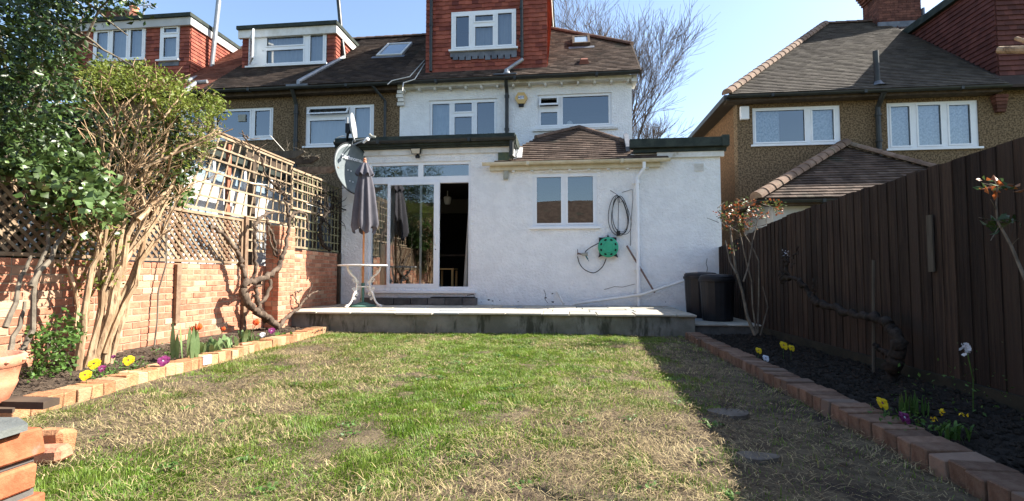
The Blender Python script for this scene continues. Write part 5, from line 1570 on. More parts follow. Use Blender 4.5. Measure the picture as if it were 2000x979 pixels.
def litter(x, y):
    return np.stack([x, y, np.full_like(x, .014)], 1)
n_ = 420
lx_, ly_ = RNG.uniform(-3.5, 1.6, n_), 1.6 + 6 * RNG.random(n_) ** 1.3
V, F, r_ = leaf_arrays(litter(lx_, ly_), .026, up=2.5, asp=.6)
tag(npmesh('fallen_leaves', V, F, r_, mat('dry_brown_leaf', (0.14, 0.085, 0.045), (0.24, 0.17, 0.10), scale=9, rough=.8, rnd=.4)), 'small dry leaves scattered on the lawn', 'leaves', kind='stuff')
n_ = 1500
ang_ = RNG.uniform(0, 6.28, n_); c0 = np.array([(random.uniform(-2.6, .9), 1.7 + 6 * random.random() ** 1.2) for _ in range(60)])
ci = RNG.integers(0, 60, n_); rr0 = RNG.random(n_) * .07
V, F, r_ = leaf_arrays(np.stack([c0[ci, 0] + np.cos(ang_) * rr0, c0[ci, 1] + np.sin(ang_) * rr0, np.full(n_, .012) + RNG.random(n_) * .014], 1), .022, up=2.0, asp=.75)
tag(npmesh('clover_weeds', V, F, r_, M_leaf_bed), 'low broad-leaved weeds in the lawn', 'weeds', kind='stuff')
# clods on the beds
def clods(name, x0, x1, y0, y1, zf, n, m, smax, label):
    m_ = MB()
    for _ in range(n):
        x, y = random.uniform(x0, x1), random.uniform(y0, y1); s = smax * random.uniform(.25, 1) ** 1.5
        q = Vector((x, y, zf(x, y) + s * .2))
        vs = [q + Vector((a * s * random.uniform(.6, 1.1), b * s * random.uniform(.6, 1.1), c * s * random.uniform(.5, .9))) for a, b, c in ((1, 0, 0), (0, 1, 0), (-1, 0, 0), (0, -1, 0), (0, 0, 1), (0, 0, -1))]
        m_.add(vs, [(0, 1, 4), (1, 2, 4), (2, 3, 4), (3, 0, 4), (1, 0, 5), (2, 1, 5), (3, 2, 5), (0, 3, 5)], random.random())
    tag(m_.build(name, m), label, 'soil', kind='stuff')
clods('soil_clods', -4.7, -3.85, 3.0, 7.8, bedl_z, 2600, M_soil, .03, 'crumbs of brown soil on the left bed')
clods('bark_chips', 1.95, 2.85, 2.0, 7.8, bedr_z, 4200, M_soil_dk, .03, 'dark bark chips on the right bed')
# stepping stones
for k, (u, v, sx, sy, lab) in enumerate([(1425, 805, .13, .10, 'flat grey stepping stone in the shaded lawn, the farther one'), (1480, 890, .10, .06, 'flat grey stepping stone in the shaded lawn, the nearer one')]):
    c_ = aZ(u, v, .01); m_ = MB(); pts = []
    for i in range(14):
        t = 2 * math.pi * i / 14; f_ = 1 + .12 * math.sin(3 * t + k) + random.uniform(-.05, .05)
        pts.append((c_.x + sx * f_ * math.cos(t), c_.y + sy * f_ * math.sin(t), -.03))
    m_.prism(pts, (0, 0, .042))
    tag(m_.build('stepping_stone', M_stone), lab, 'stone')

# ------------------------------------------------------------------ satellite dishes
dc = aY(692, 330, 9.75)
sd_ = thing('satellite_dish', (dc.x, 9.9, 2.6), 'large dark grey satellite dish on the corner of the white wall', 'satellite dish')
nrm = Vector((.90, -.40, .16)).normalized()
def bowl(c, n, rx, rz_, depth, rings=7, seg=40):
    sx = Vector((0, 0, 1)).cross(n).normalized(); uz = n.cross(sx).normalized()
    vs, fs = [c - n * depth], []
    for i in range(1, rings + 1):
        t = i / rings
        for k in range(seg):
            a_ = 2 * math.pi * k / seg
            vs.append(c + sx * (rx * t * math.cos(a_)) + uz * (rz_ * t * math.sin(a_)) - n * depth * (1 - t * t))
    for k in range(seg): fs.append((0, 1 + k, 1 + (k + 1) % seg))
    for i in range(rings - 1):
        for k in range(seg):
            a_, b_ = 1 + i * seg + k, 1 + i * seg + (k + 1) % seg
            fs.append((a_, a_ + seg, b_ + seg, b_))
    n0 = len(vs)
    vs2 = [v - n * .018 for v in vs]
    fs2 = [tuple(x + n0 for x in f[::-1]) for f in fs]
    o_ = 1 + (rings - 1) * seg
    rim = [(o_ + k, n0 + o_ + k, n0 + o_ + (k + 1) % seg, o_ + (k + 1) % seg) for k in range(seg)]
    return vs + vs2, fs + fs2 + rim, sx, uz
v_, f_, sx_, uz_ = bowl(dc, nrm, .50, .54, .11)
refl = MB().add(v_, f_).build('reflector', M_dish, sd_, True)
m_ = MB(); ring = [dc + sx_ * .505 * math.cos(2 * math.pi * k / 40) + uz_ * .545 * math.sin(2 * math.pi * k / 40) for k in range(41)]
m_.tube(ring, .012, 5, cap=False); m_.build('rim', M_blackp, sd_)
arm0 = dc + uz_ * .52; 
m_ = MB(); fc = dc + nrm * .42 + uz_ * .50
m_.tube([dc + uz_ * .50 - nrm * .02, fc], .016, 8)
m_.tube([dc + uz_ * .52, dc + uz_ * .60 + nrm * .05, fc + Vector((0, 0, .02))], .010, 6)
m_.build('feed_arm', M_metal, sd_)
MB().tube([fc, fc - nrm * .09 - uz_ * .04], [.03, .022], 10).tube([fc, fc + nrm * .05], .035, 10).build('receiver', M_white, sd_)
bk = dc - nrm * .14
m_ = MB(); m_.tube([bk, Vector((-4.62, 10.0, bk.z)), Vector((-4.62, 10.098, bk.z))], .03, 8); m_.tube([Vector((-4.62, 9.98, bk.z - .3)), Vector((-4.62, 9.98, 4.25))], .028, 10)
m_.build('mast', M_metal, sd_)
# lettering, curved bowl: placed just in front of the upper face
tcx = dc + uz_ * .24 - nrm * .055
eul = (Vector((0, 0, 0)))
from mathutils import Matrix
rotm = Matrix((sx_, uz_, nrm)).transposed().to_euler()
text('\u2248 Technomate', 'lettering', tcx, .125, rotm, M_white, sd_, ext=.003)
m_ = MB()
for (a_, b_) in ((-.30, -.02), (-.22, -.03), (-.28, -.25), (-.20, -.26)):
    c_ = dc + sx_ * (a_ + .2) + uz_ * b_ - nrm * .085
    m_.tube([c_, c_ + nrm * .012], .012, 8)
m_.build('bolt', M_white, sd_)
# smaller dish above, seen edge-on
d2c = aY(692, 250, 9.85)
s2 = thing('small_satellite_dish', (d2c.x, 9.9, d2c.z), 'small light grey dish edge-on above the large dark one', 'satellite dish')
n2 = Vector((.97, .20, .12)).normalized()
v_, f_, sx2, uz2 = bowl(d2c, n2, .26, .31, .06, 5, 28)
MB().add(v_, f_).build('reflector', M_dish2, s2, True)
m_ = MB(); f2 = d2c + n2 * .34 - uz2 * .22
m_.tube([d2c - uz2 * .30, d2c - uz2 * .34 + n2 * .18, f2], .014, 8); m_.build('feed_arm', M_metal, s2)
MB().tube([f2, f2 + n2 * .07 - uz2 * .02], .03, 10).tube([f2 + n2 * .0, f2 - n2 * .05 + uz2 * .06], .025, 10).build('receiver', M_greybox, s2)
m_ = MB(); m_.tube([d2c - n2 * .06, d2c - n2 * .14 - uz2 * .1, Vector((-4.62, 9.98, d2c.z - .3))], .025, 8); m_.box(d2c.x - .22, d2c.x - .12, 9.9, 10.0, d2c.z - .08, d2c.z + .12); m_.build('bracket', M_blackp, s2)
m_ = MB()
m_.tube(hose([(700, 283), (712, 285), (722, 282), (728, 272), (722, 266)], 6), .011, 6)
m_.tube(hose([(684, 285), (676, 295), (663, 290), (653, 279), (658, 270), (672, 266), (678, 270)], 6), .011, 6)
tag(m_.build('aerial_cable', M_cable), 'looping white cable beside the two satellite dishes', 'cable')

# ------------------------------------------------------------------ table and parasol
tc_ = Vector((aY(709, 560, 9.22).x, 9.22, PT))
tb = thing('bistro_table', tc_, 'round white cast iron table on the patio', 'table')
tr0 = .47
m_ = MB(); m_.lathe(tc_ + Vector((0, 0, .77)), [(.02, 0), (tr0 - .02, 0), (tr0, .006), (tr0, .02), (tr0 - .01, .028), (.02, .028)], 40)
m_.build('tabletop', M_iron, tb, False)
for k in range(3):
    an_ = R(90 + 120 * k + 28)
    dv = Vector((math.cos(an_), math.sin(an_), 0))
    P = lambda r_, z: tc_ + dv * r_ + Vector((0, 0, z))
    m_ = MB()
    def cr(pts, rad, n=5):
        out, ro = [], []
        for i in range(len(pts) - 1):
            p0, p1, p2, p3 = pts[max(i - 1, 0)], pts[i], pts[i + 1], pts[min(i + 2, len(pts) - 1)]
            for j in range(n):
                t = j / n
                out.append(.5 * ((2 * p1) + (p2 - p0) * t + (2 * p0 - 5 * p1 + 4 * p2 - p3) * t * t + (3 * p1 - p0 - 3 * p2 + p3) * t ** 3)); ro.append(rad[i] * (1 - t) + rad[i + 1] * t)
        out.append(pts[-1]); ro.append(rad[-1]); return out, ro
    a_, b_ = cr([P(.34, .768), P(.33, .70), P(.27, .62), P(.17, .54), P(.14, .43), P(.15, .33), P(.20, .24), P(.24, .13), P(.30, .05), P(.36, .02)], [.018, .018, .02, .02, .018, .02, .022, .02, .018, .03])
    m_.tube(a_, b_, 7)
    # scrolls
    for (cx, cz, rr_) in ((.19, .50, .05), (.12, .46, .04), (.11, .36, .045), (.20, .33, .04), (.14, .24, .045), (.17, .15, .03), (.28, .66, .03)):
        pts = [P(cx + rr_ * (1 - i / 16) * math.cos(i * .8), cz + rr_ * (1 - i / 16) * math.sin(i * .8)) for i in range(14)]
        m_.tube(pts, .009, 5)
    m_.lathe(P(.36, .0), [(.03, 0), (.036, .012), (.02, .03), (.005, .034)], 10)
    m_.build('leg', M_iron, tb, False)
m_ = MB()
for k in range(3):
    a0, a1 = R(118 + 120 * k), R(118 + 120 * (k + 1))
    m_.tube([tc_ + Vector((math.cos(a0) * .15, math.sin(a0) * .15, .38)), tc_ + Vector((math.cos(a1) * .15, math.sin(a1) * .15, .38))], .012, 6)
m_.build('brace', M_iron, tb)
pp = tc_ + Vector((0, .0, 0))
ps = thing('parasol', pp, 'closed grey parasol on a wooden pole standing through the white table', 'parasol')
MB().lathe(pp, [(.24, 0), (.245, .02), (.22, .035), (.14, .05), (.09, .075), (.035, .09)], 32).build('base', M_greenbase, ps, False)
MB().tube([pp + Vector((0, 0, .08)), pp + Vector((0, 0, .44))], .026, 12).tube([pp + Vector((0, 0, .40)), pp + Vector((0, 0, .45))], .034, 12).build('base_tube', M_greenbase, ps)
zb_, zt_ = aY(707, 440, 9.22).z, aY(707, 318, 9.22).z
MB().tube([pp + Vector((0, 0, .44)), pp + Vector((.0, 0, zb_ - PT + .25))], .019, 12).build('pole', M_pole, ps)
MB().lathe((pp.x, pp.y, zt_ - .02), [(.035, 0), (.035, .05), (.02, .06), (.03, .085), (.012, .11)], 12).build('finial', M_terra, ps)
Hc = zt_ - zb_
def pleat(t, i):
    return 1 + .16 * math.cos(8 * t + .6) + .07 * math.cos(5 * t + 1.0) + .04 * math.cos(13 * t)
prof = [(.185, -.10), (.21, .0), (.20, .12), (.185, .3), (.165, .5), (.145, .7), (.12, .9), (.10, 1.02), (.07, Hc * .93), (.03, Hc)]
vs, fs = [], []; n = 64
for i, (r__, z) in enumerate(prof):
    for k in range(n):
        t = 2 * math.pi * k / n
        q_ = r__ * (1 + (pleat(t, i) - 1) * (1.25 if i < 6 else .6))
        zz = z + (.07 * math.cos(4 * t + 1.2) if i == 0 else 0) + (.02 * math.cos(4 * t) if i == 1 else 0)
        vs.append((pp.x + .02 + q_ * 1.05 * math.cos(t) - z * .012, pp.y + q_ * .9 * math.sin(t), zb_ + zz))
for i in range(len(prof) - 1):
    for k in range(n): fs.append((i * n + k, i * n + (k + 1) % n, (i + 1) * n + (k + 1) % n, (i + 1) * n + k))
can = MB().add(vs, fs).build('canopy', M_canopy, ps, True)
vs, fs = [], []
for i, (r__, z) in enumerate([(.165, -.25), (.12, -.13), (.07, -.04), (.03, .0)]):
    for k in range(n):
        t = 2 * math.pi * k / n; q_ = r__ * (1 + .16 * math.cos(8 * t + .6))
        vs.append((pp.x + q_ * math.cos(t), pp.y + q_ * math.sin(t), zt_ + z + (.03 * math.cos(8 * t + .6) if i == 0 else 0)))
for i in range(3):
    for k in range(n): fs.append((i * n + k, i * n + (k + 1) % n, (i + 1) * n + (k + 1) % n, (i + 1) * n + k))
MB().add(vs, fs).build('vent_cap', M_canopy, can, True)
m_ = MB()
for k in range(6):
    t = R(60 * k + 10); m_.tube([(pp.x + .06 * math.cos(t), pp.y + .06 * math.sin(t), zb_ + .3), (pp.x + .12 * math.cos(t), pp.y + .10 * math.sin(t), zb_ - .06 + .02 * (k % 2))], .009, 5)
m_.build('rib', M_white, ps)

# ------------------------------------------------------------------ bins
def bin_(x, y, r_, h_, label):
    t = thing('garden_bin', (x, y, .18), label, 'bin', 'black bins by the house corner')
    prof = [(r_ * .84, 0), (r_ * .86, .02), (r_ * .97, h_ - .14), (r_ * .98, h_ - .12)]
    MB().lathe((x, y, .18), prof, 48, fn=lambda a_, i: 1 + (.012 * (1 if math.sin(a_ * 12) > 0 else -1))).build('body', M_bin, t, False)
    MB().lathe((x, y, .18 + h_ - .12), [(r_ * 1.0, 0), (r_ * 1.05, .005), (r_ * 1.05, .045), (r_ * 1.0, .05), (r_ * .98, .085), (r_ * .88, .11), (r_ * .4, .125), (.02, .128)], 48).build('lid', M_bin, t, False)
bin_(2.45, 8.68, .275, .76, 'front black ribbed plastic bin on the low step')
bin_(2.36, 9.35, .285, .80, 'rear black bin half hidden behind the front one, against the white wall')

# ------------------------------------------------------------------ foreground pier, pot, slate, stones
pr = thing('brick_pier', (-1.5, 1.0, 0), 'low rough brick pier in the bottom left corner', 'pier')
m_ = MB(); mm = MB()
PX = -1.247
py1 = aX(93, 850, PX).y
ptz = aX(93, 832, PX).z
for k in range(8):
    zt = ptz - k * .078; zb = zt - .064; o_ = [.0, .012, -.004, .006][k % 4]
    ye = py1 - o_; L0 = .215 if k % 2 == 0 else .105
    while ye > .55:
        m_.bbox(PX - .10, PX + random.uniform(-.008, .006), ye - L0, ye, zb, zt, .005, random.random(), jit=.005); ye -= L0 + .012; L0 = .215
    xe = PX - .112
    while xe > -2.0:
        m_.bbox(xe - .215, xe, py1 - .10 - o_, py1 - o_, zb, zt, .005, random.random(), jit=.004); xe -= .227
    mm.box(-2.1, PX - .012 + random.uniform(-.006, .006), .55, py1 - .014, zb - .0145, zb + .001)
mm.box(-2.1, PX - .02, .56, py1 - .02, -.05, ptz - .01)
m_.build('pier_bricks', M_pier, pr); mm.build('pier_mortar', M_conc2, pr)
sz = ptz + .006
a1, a2 = aX(-60, 872, PX + .02), aX(80, 818, PX + .01)
o = MB().prism([(PX + .02, a1.y, sz), (PX + .012, a2.y - .03, sz), (PX - .05, a2.y, sz + .004), (PX - .32, a2.y - .03, sz + .004), (PX - .32, a1.y, sz)], (0, 0, .016))
tag(o.build('slate_slab', M_slate), 'thin grey slate lying on top of the brick pier', 'slate')
q = aY(100, 800, py1 + .06)
o = MB().prism([(q.x - .6, q.y - .035, sz + .018), (q.x, q.y - .02, sz + .02), (q.x - .01, q.y + .03, sz + .02), (q.x - .6, q.y + .04, sz + .018)], (0, 0, .018))
o.prism([(q.x - .62, q.y - .10, sz + .017), (q.x - .05, q.y - .05, sz + .018), (q.x - .06, q.y - .036, sz + .018), (q.x - .62, q.y - .036, sz + .017)], (0, 0, .010))
tag(o.build('split_timber', M_timber_dk), 'dark split piece of timber lying under the terracotta pot', 'timber')
py_ = py1 + .02
pe = aY(36, 705, py_); prr = .10
pb_ = sz + .03; ph = aY(20, 697, py_).z - pb_
pc = (pe.x - prr - .03, py_, pb_)
pt_ = thing('terracotta_pot', pc, 'terracotta pot with studded rim at the left edge, on the pier', 'pot')
MB().lathe(pc, [(prr * .62, 0), (prr * .68, .005), (prr * .80, ph * .30), (prr * .85, ph * .42), (prr * .83, ph * .45), (prr * .9, ph * .76), (prr * .96, ph * .79), (prr, ph * .97), (prr * .96, ph), (prr * .88, ph), (prr * .85, ph * .8)], 48).build('pot_body', M_terra, pt_, True)
for k in range(12):
    m_ = MB(); t = 2 * math.pi * k / 12; c_ = Vector((pc[0] + prr * .98 * math.cos(t), pc[1] + prr * .98 * math.sin(t), pc[2] + ph * .88)); m_.lathe(c_ - Vector((0, 0, .005)), [(.002, 0), (.006, .005), (.002, .01)], 8); m_.build('rim_stud', M_terra, pt_)
qb = aZ(95, 905, .0)
o = MB().bbox(qb.x - .19, qb.x + .06, qb.y - .05, qb.y + .06, 0, .075, .018, jit=.008, rot=R(12))
tag(o.build('loose_brick', M_brick), 'worn pink brick lying on the lawn behind the pier', 'brick')
o = MB().bbox(qb.x - .20, qb.x - .02, qb.y + .07, qb.y + .17, .0, .13, .02, jit=.008)
tag(o.build('broken_brick', M_edge), 'broken orange brick piece behind the worn pink one', 'brick')

# ------------------------------------------------------------------ plants
def inpoly(px, py, poly):
    c_ = False; n = len(poly)
    for i in range(n):
        (x1, y1), (x2, y2) = poly[i], poly[(i + 1) % n]
        if (y1 > py) != (y2 > py) and px < (x2 - x1) * (py - y1) / (y2 - y1) + x1: c_ = not c_
    return c_
def cloud(poly, y0, y1, n, clump=0, cl_r=.12, rng=random):
    """points spread through a volume whose outline follows a traced mass, between two depths"""
    xs = [p_[0] for p_ in poly]; ys = [p_[1] for p_ in poly]; out = []
    cen = []
    while len(cen) < (clump or n):
        u, v = rng.uniform(min(xs), max(xs)), rng.uniform(min(ys), max(ys))
        if inpoly(u, v, poly): cen.append(aY(u, v, rng.uniform(y0, y1)))
    if not clump: return np.array([tuple(c_) for c_ in cen])
    for i in range(n):
        c_ = cen[rng.randrange(len(cen))]
        r_ = cl_r * rng.random() ** .6
        d_ = Vector((rng.gauss(0, 1), rng.gauss(0, 1), rng.gauss(0, .8))).normalized() * r_
        out.append(tuple(c_ + d_))
    return np.array(out)
def wob(a, b, n=6, amp=.05, rng=random):
    a, b = Vector(a), Vector(b); L_ = (b - a).length
    pts = []
    for i in range(n + 1):
        t = i / n; q_ = a.lerp(b, t)
        if 0 < i < n: q_ += Vector((rng.gauss(0, amp), rng.gauss(0, amp), rng.gauss(0, amp))) * L_ * .5
        pts.append(q_)
    return pts

# dark leafy tree overhanging from the left, ivy below it
lt = thing('evergreen_tree', (-5.0, 4.0, 0), 'dark glossy-leaved evergreen overhanging the left wall', 'tree')
crown = [(-260, -160), (270, -160), (295, -20), (250, 15), (175, 22), (140, 70), (125, 130), (150, 190), (130, 250), (110, 310), (60, 290), (-60, 290), (-260, 290)]
P = cloud(crown, 3.3, 4.7, 30000, clump=950, cl_r=.20)
P = P[P[:, 0] < -1.6]
leaves('crown', M_leaf_dk, lt, P, .055, up=.5, asp=.52)
m_ = MB()
m_.tube(wob((-5.2, 4.0, 0), (-5.0, 3.9, 2.2), 5, .03), [.12, .11, .1, .09, .085, .08], 8)
rr = random.Random(5)
for k in range(26):
    u, v = rr.uniform(-60, 330), rr.uniform(-60, 230)
    if not inpoly(u, v, crown): continue
    e_ = aY(u, v, rr.uniform(3.5, 4.7)); s_ = Vector((-5.0, 3.9, rr.uniform(1.5, 2.4)))
    m_.tube(wob(s_, e_, 6, .05, rr), [.028, .024, .02, .016, .012, .009, .006], 5)
for (u, v, u2, v2) in ((100, 40, 262, 130), (150, 60, 235, 118), (60, 20, 200, 120), (150, -10, 250, 70)):
    m_.tube(wob(aY(u, v, 3.7), aY(u2, v2, 4.0), 5, .03, rr), [.014, .012, .01, .008, .006, .004], 5)
m_.build('trunk', M_stem_gr, lt)
hg = thing('neighbour_hedge', (-6.0, 3.6, 0), 'dark hedge behind the diagonal lattice at the left edge', 'hedge')
P = np.stack([RNG.uniform(-6.3, -5.15, 9000), RNG.uniform(1.2, 5.0, 9000), RNG.uniform(.2, 2.6, 9000)], 1)
leaves('foliage', M_leaf_dk, hg, P, .09, up=.3, asp=.7)
m_ = MB()
for k in range(8): m_.tube(wob((-5.7, 1.4 + k * .45, 0), (-5.6 + rr.uniform(-.3, .3), 1.4 + k * .45, 2.4), 5, .05, rr), [.04, .035, .03, .025, .02, .01], 6)
m_.build('stem', M_bark_dk, hg)
iv = thing('ivy', (-4.75, 3.9, 0), 'pale broad-leaved ivy climbing over the lattice at the left edge', 'climber')
ivp = [(-40, 265), (130, 268), (185, 300), (215, 350), (230, 395), (225, 440), (190, 430), (120, 445), (90, 420), (50, 350), (-40, 335)]
P = cloud(ivp, 3.6, 4.3, 2100, clump=130, cl_r=.15)
leaves('foliage', M_leaf_ivy, iv, P, .068, up=.25, asp=1.0, shape=1)
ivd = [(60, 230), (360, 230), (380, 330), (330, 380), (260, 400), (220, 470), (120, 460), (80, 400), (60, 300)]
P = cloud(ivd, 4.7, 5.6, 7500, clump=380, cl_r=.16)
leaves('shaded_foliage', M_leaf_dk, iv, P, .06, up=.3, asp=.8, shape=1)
m_ = MB()
for (a, b) in (((35, 700), (120, 380)), ((60, 560), (150, 420)), ((10, 640), (60, 500)), ((20, 690), (48, 590))):
    m_.tube(wob(aX(*a, -4.4), aX(*b, -4.55), 6, .04, rr), [.022, .02, .019, .018, .016, .014, .012], 7)
m_.build('stem', M_stem_gr, iv)

# big pale-stemmed shrub
sh = thing('pale_stemmed_shrub', (-4.5, 4.6, 0.05), 'tall hacked-back shrub with pale peeling stems and leafy top', 'shrub')
m_ = MB()
base = Vector((-4.45, 4.45, .04))
tops = [(230, 390, 4.3), (262, 330, 4.4), (300, 300, 4.6), (330, 250, 4.7), (345, 330, 5.0), (270, 250, 4.4), (225, 260, 4.3), (350, 380, 5.0), (205, 330, 4.2), (150, 390, 4.1), (310, 360, 4.8),
        (190, 220, 4.4), (290, 200, 4.6), (370, 290, 5.2)]
bases = [(150, 715), (165, 700), (180, 708), (195, 698), (205, 690), (172, 690), (188, 715), (215, 680)]
tips = []
for k, (u, v, yy) in enumerate(tops):
    b_ = bases[k % len(bases)]; s_ = aX(b_[0], b_[1], -4.45 + rr.uniform(-.12, .10)); s_.z = .02
    e_ = aY(u, v, yy)
    mid1 = s_.lerp(e_, .45) + Vector((rr.uniform(-.10, .06), rr.uniform(-.08, .08), rr.uniform(0, .12)))
    pts = [s_] + wob(s_.lerp(mid1, .3), mid1, 3, .05, rr) + wob(mid1, e_, 4, .06, rr)[1:]
    r0 = rr.uniform(.018, .042)
    m_.tube(pts, [r0 * (1.15 - .75 * i / (len(pts) - 1)) for i in range(len(pts))], 7, rr.random())
    tips.append((pts[-1], (pts[-1] - pts[-3]).normalized(), r0 * .4)); tips.append((pts[-3], (pts[-1] - pts[-3]).normalized(), r0 * .5))
# long crossing stems seen in front
for (a, b, r0) in (((140, 297), (305, 150), .016), ((215, 180), (238, 290), .012), ((236, 290), (290, 145), .012), ((240, 210), (285, 300), .018), ((300, 195), (320, 240), .016), ((300, 320), (430, 250), .013), ((232, 300), (180, 228), .012),
                  ((335, 300), (300, 385), .012), ((280, 330), (455, 252), .012), ((60, 570), (130, 470), .012), ((320, 230), (360, 180), .010), ((270, 430), (340, 360), .024), ((205, 690), (300, 470), .026), ((215, 560), (330, 385), .022)):
    m_.tube(wob(aY(*a, 4.35), aY(*b, 4.75), 5, .03, rr), [r0, r0 * .95, r0 * .85, r0 * .75, r0 * .6, r0 * .45], 6, rr.random())
for (p_, d_, r_) in tips:
    for j in range(7):
        dd = (d_ + Vector((rr.gauss(0, .6), rr.gauss(0, .6), rr.gauss(0, .35)))).normalized(); L_ = rr.uniform(.2, .5)
        q_ = p_ + dd * L_
        m_.tube(wob(p_, q_, 3, .06, rr), [.007, .006, .004, .003], 4, rr.random())
        for jj in range(2):
            d3 = (dd + Vector((rr.gauss(0, .7), rr.gauss(0, .7), rr.gauss(0, .5)))).normalized()
            m_.tube([q_.lerp(p_, .3 * jj), q_.lerp(p_, .3 * jj) + d3 * rr.uniform(.08, .22)], [.004, .002], 3, rr.random())
m_.build('stem', M_stem, sh)
lp_ = [(150, 150), (205, 110), (250, 130), (300, 128), (350, 150), (385, 185), (430, 180), (440, 215), (405, 235), (360, 215), (330, 235), (280, 200), (240, 190), (200, 200), (160, 210)]
P1 = cloud(lp_, 4.3, 5.1, 4300, clump=300, cl_r=.10)
P2 = cloud([(200, 220), (420, 220), (410, 300), (350, 340), (250, 380), (190, 300)], 4.4, 5.2, 1100, clump=120, cl_r=.12)
P3 = cloud([(110, 420), (230, 400), (240, 520), (190, 600), (110, 520)], 4.2, 4.8, 900, clump=60, cl_r=.12)
leaves('foliage', M_leaf_lt, sh, np.concatenate([P1, P2, P3]), .040, up=.5, asp=.6)
P = cloud([(300, 235), (420, 240), (400, 310), (350, 330), (310, 300)], 4.9, 5.4, 1500, clump=60, cl_r=.14)
V, F, r_ = leaf_arrays(P, .06, up=.3, asp=.12)
npmesh('dead_twigs', V, F, r_, M_straw, sh)
# low leafy plant at the wall foot
lw = thing('leafy_sapling', (-4.5, 4.0, .05), 'fresh green leafy plant at the foot of the shrub by the wall', 'plant')
P = cloud([(60, 640), (100, 620), (155, 615), (160, 660), (140, 715), (60, 745), (35, 735), (70, 690)], 3.5, 4.1, 560, clump=70, cl_r=.08)
P = P[P[:, 2] > .05]
leaves('foliage', M_leaf_bed, lw, P, .05, up=.4, asp=.6)
m_ = MB()
for k in range(9): m_.tube(wob(aZ(110 + rr.uniform(-20, 30), 725, .06), aY(rr.uniform(70, 155), rr.uniform(620, 680), 3.85), 4, .04, rr), [.006, .005, .004, .003, .002], 4)
m_.build('stem', M_stem_gr, lw)
# low runner by the lattice foliage patch
fp_ = thing('green_climber', (-4.7, 5.4, 1.2), 'small bright green climber on the trellis behind the shrub', 'climber')
P = cloud([(315, 355), (360, 345), (380, 380), (355, 400), (320, 395)], 5.0, 5.5, 260, clump=30, cl_r=.08)
P = np.concatenate([P, cloud([(395, 255), (415, 270), (410, 300), (385, 290)], 5.3, 5.7, 120, clump=14, cl_r=.07)])
leaves('foliage', M_leaf_bed, fp_, P, .05, up=.4, asp=.8)
m_ = MB(); m_.tube(wob((-4.72, 5.3, .1), (-4.7, 5.5, 2.3), 7, .02, rr), [.01] * 8, 5); m_.build('stem', M_stem_gr, fp_)

# grape vine on the left wall
vn = thing('grape_vine', (-4.5, 7.4, .08), 'gnarled leafless vine with twisted trunks beside the brick pillar', 'vine')
m_ = MB()
def vinetube(px, x, r0, r1, n=7, wob_=.011, xs=None):
    P_ = [aX(u, v, x if xs is None else xs[i]) for i, (u, v) in enumerate(px)]
    out = []
    for i in range(len(P_) - 1):
        p0, p1, p2, p3 = P_[max(i - 1, 0)], P_[i], P_[i + 1], P_[min(i + 2, len(P_) - 1)]
        for k in range(n):
            t = k / n
            out.append(.5 * ((2 * p1) + (p2 - p0) * t + (2 * p0 - 5 * p1 + 4 * p2 - p3) * t * t + (3 * p1 - p0 - 3 * p2 + p3) * t ** 3) + Vector((rr.gauss(0, wob_), rr.gauss(0, wob_), rr.gauss(0, wob_))))
    out.append(P_[-1])
    rad = [(r0 + (r1 - r0) * i / (len(out) - 1)) * rr.uniform(.70, 1.28) for i in range(len(out))]
    m_.tube(out, rad, 9)
XV = -4.48
vinetube([(545, 640), (520, 620), (490, 600), (475, 570), (482, 548)], XV, .055, .045)
vinetube([(482, 552), (520, 540), (545, 520), (555, 495), (562, 460), (565, 425)], XV, .042, .026)
vinetube([(482, 555), (472, 520), (468, 500), (455, 480), (430, 455), (410, 440)], -4.6, .036, .022)
vinetube([(485, 555), (498, 530), (497, 480), (500, 440), (515, 420), (535, 415)], -4.58, .028, .018)
vinetube([(545, 505), (535, 470), (525, 440), (520, 425)], -4.6, .024, .016)
vinetube([(555, 505), (538, 500), (528, 470), (522, 430)], -4.6, .018, .014)
vinetube([(565, 430), (572, 418), (588, 415), (600, 425), (602, 450)], -4.6, .026, .016)
vinetube([(520, 625), (505, 600), (500, 570), (508, 550)], -4.55, .034, .03)
vinetube([(530, 545), (520, 580), (505, 600), (518, 630)], -4.55, .028, .03)
vinetube([(547, 640), (560, 620), (585, 600), (600, 580), (625, 567)], XV, .034, .014)
vinetube([(600, 582), (605, 565), (610, 555), (603, 545)], XV, .012, .008)
vinetube([(585, 600), (578, 585), (580, 570), (590, 568)], XV, .016, .010)
vinetube([(565, 428), (560, 400), (555, 380), (540, 365), (530, 355)], -4.7, .03, .02)
vinetube([(530, 355), (520, 340), (510, 310), (495, 290), (478, 270), (473, 255)], -4.72, .018, .008)
vinetube([(560, 385), (545, 375), (520, 370)], -4.7, .02, .01)
for k in range(34):
    u, v = rr.choice([(545, 365), (560, 385), (555, 400), (495, 290), (480, 275), (600, 345), (550, 372)])
    a_ = aX(u + rr.uniform(-10, 10), v + rr.uniform(-8, 8), -4.68)
    d_ = Vector((rr.gauss(.3, .5), rr.gauss(0, 1), rr.gauss(.2, .9))).normalized() * rr.uniform(.08, .26)
    m_.tube(wob(a_, a_ + d_, 3, .1, rr), [.009, .008, .006, .003], 5)
m_.build('trunk', M_bark, vn, True)
v2 = thing('espalier_vine', (-4.7, 9.4, PT), 'twiggy dark vine tangled in the greenish trellis by the house', 'vine')
m_ = MB()
vinetube([(645, 490), (630, 475), (625, 450), (630, 430), (640, 415), (650, 400)], -4.7, .045, .02)
vinetube([(640, 415), (625, 400), (610, 390)], -4.7, .02, .012)
vinetube([(650, 400), (660, 405), (680, 412)], -4.68, .016, .01)
vinetube([(635, 430), (645, 445), (642, 460)], -4.7, .02, .015)
vinetube([(640, 415), (638, 385), (628, 365), (620, 350)], -4.7, .014, .006)
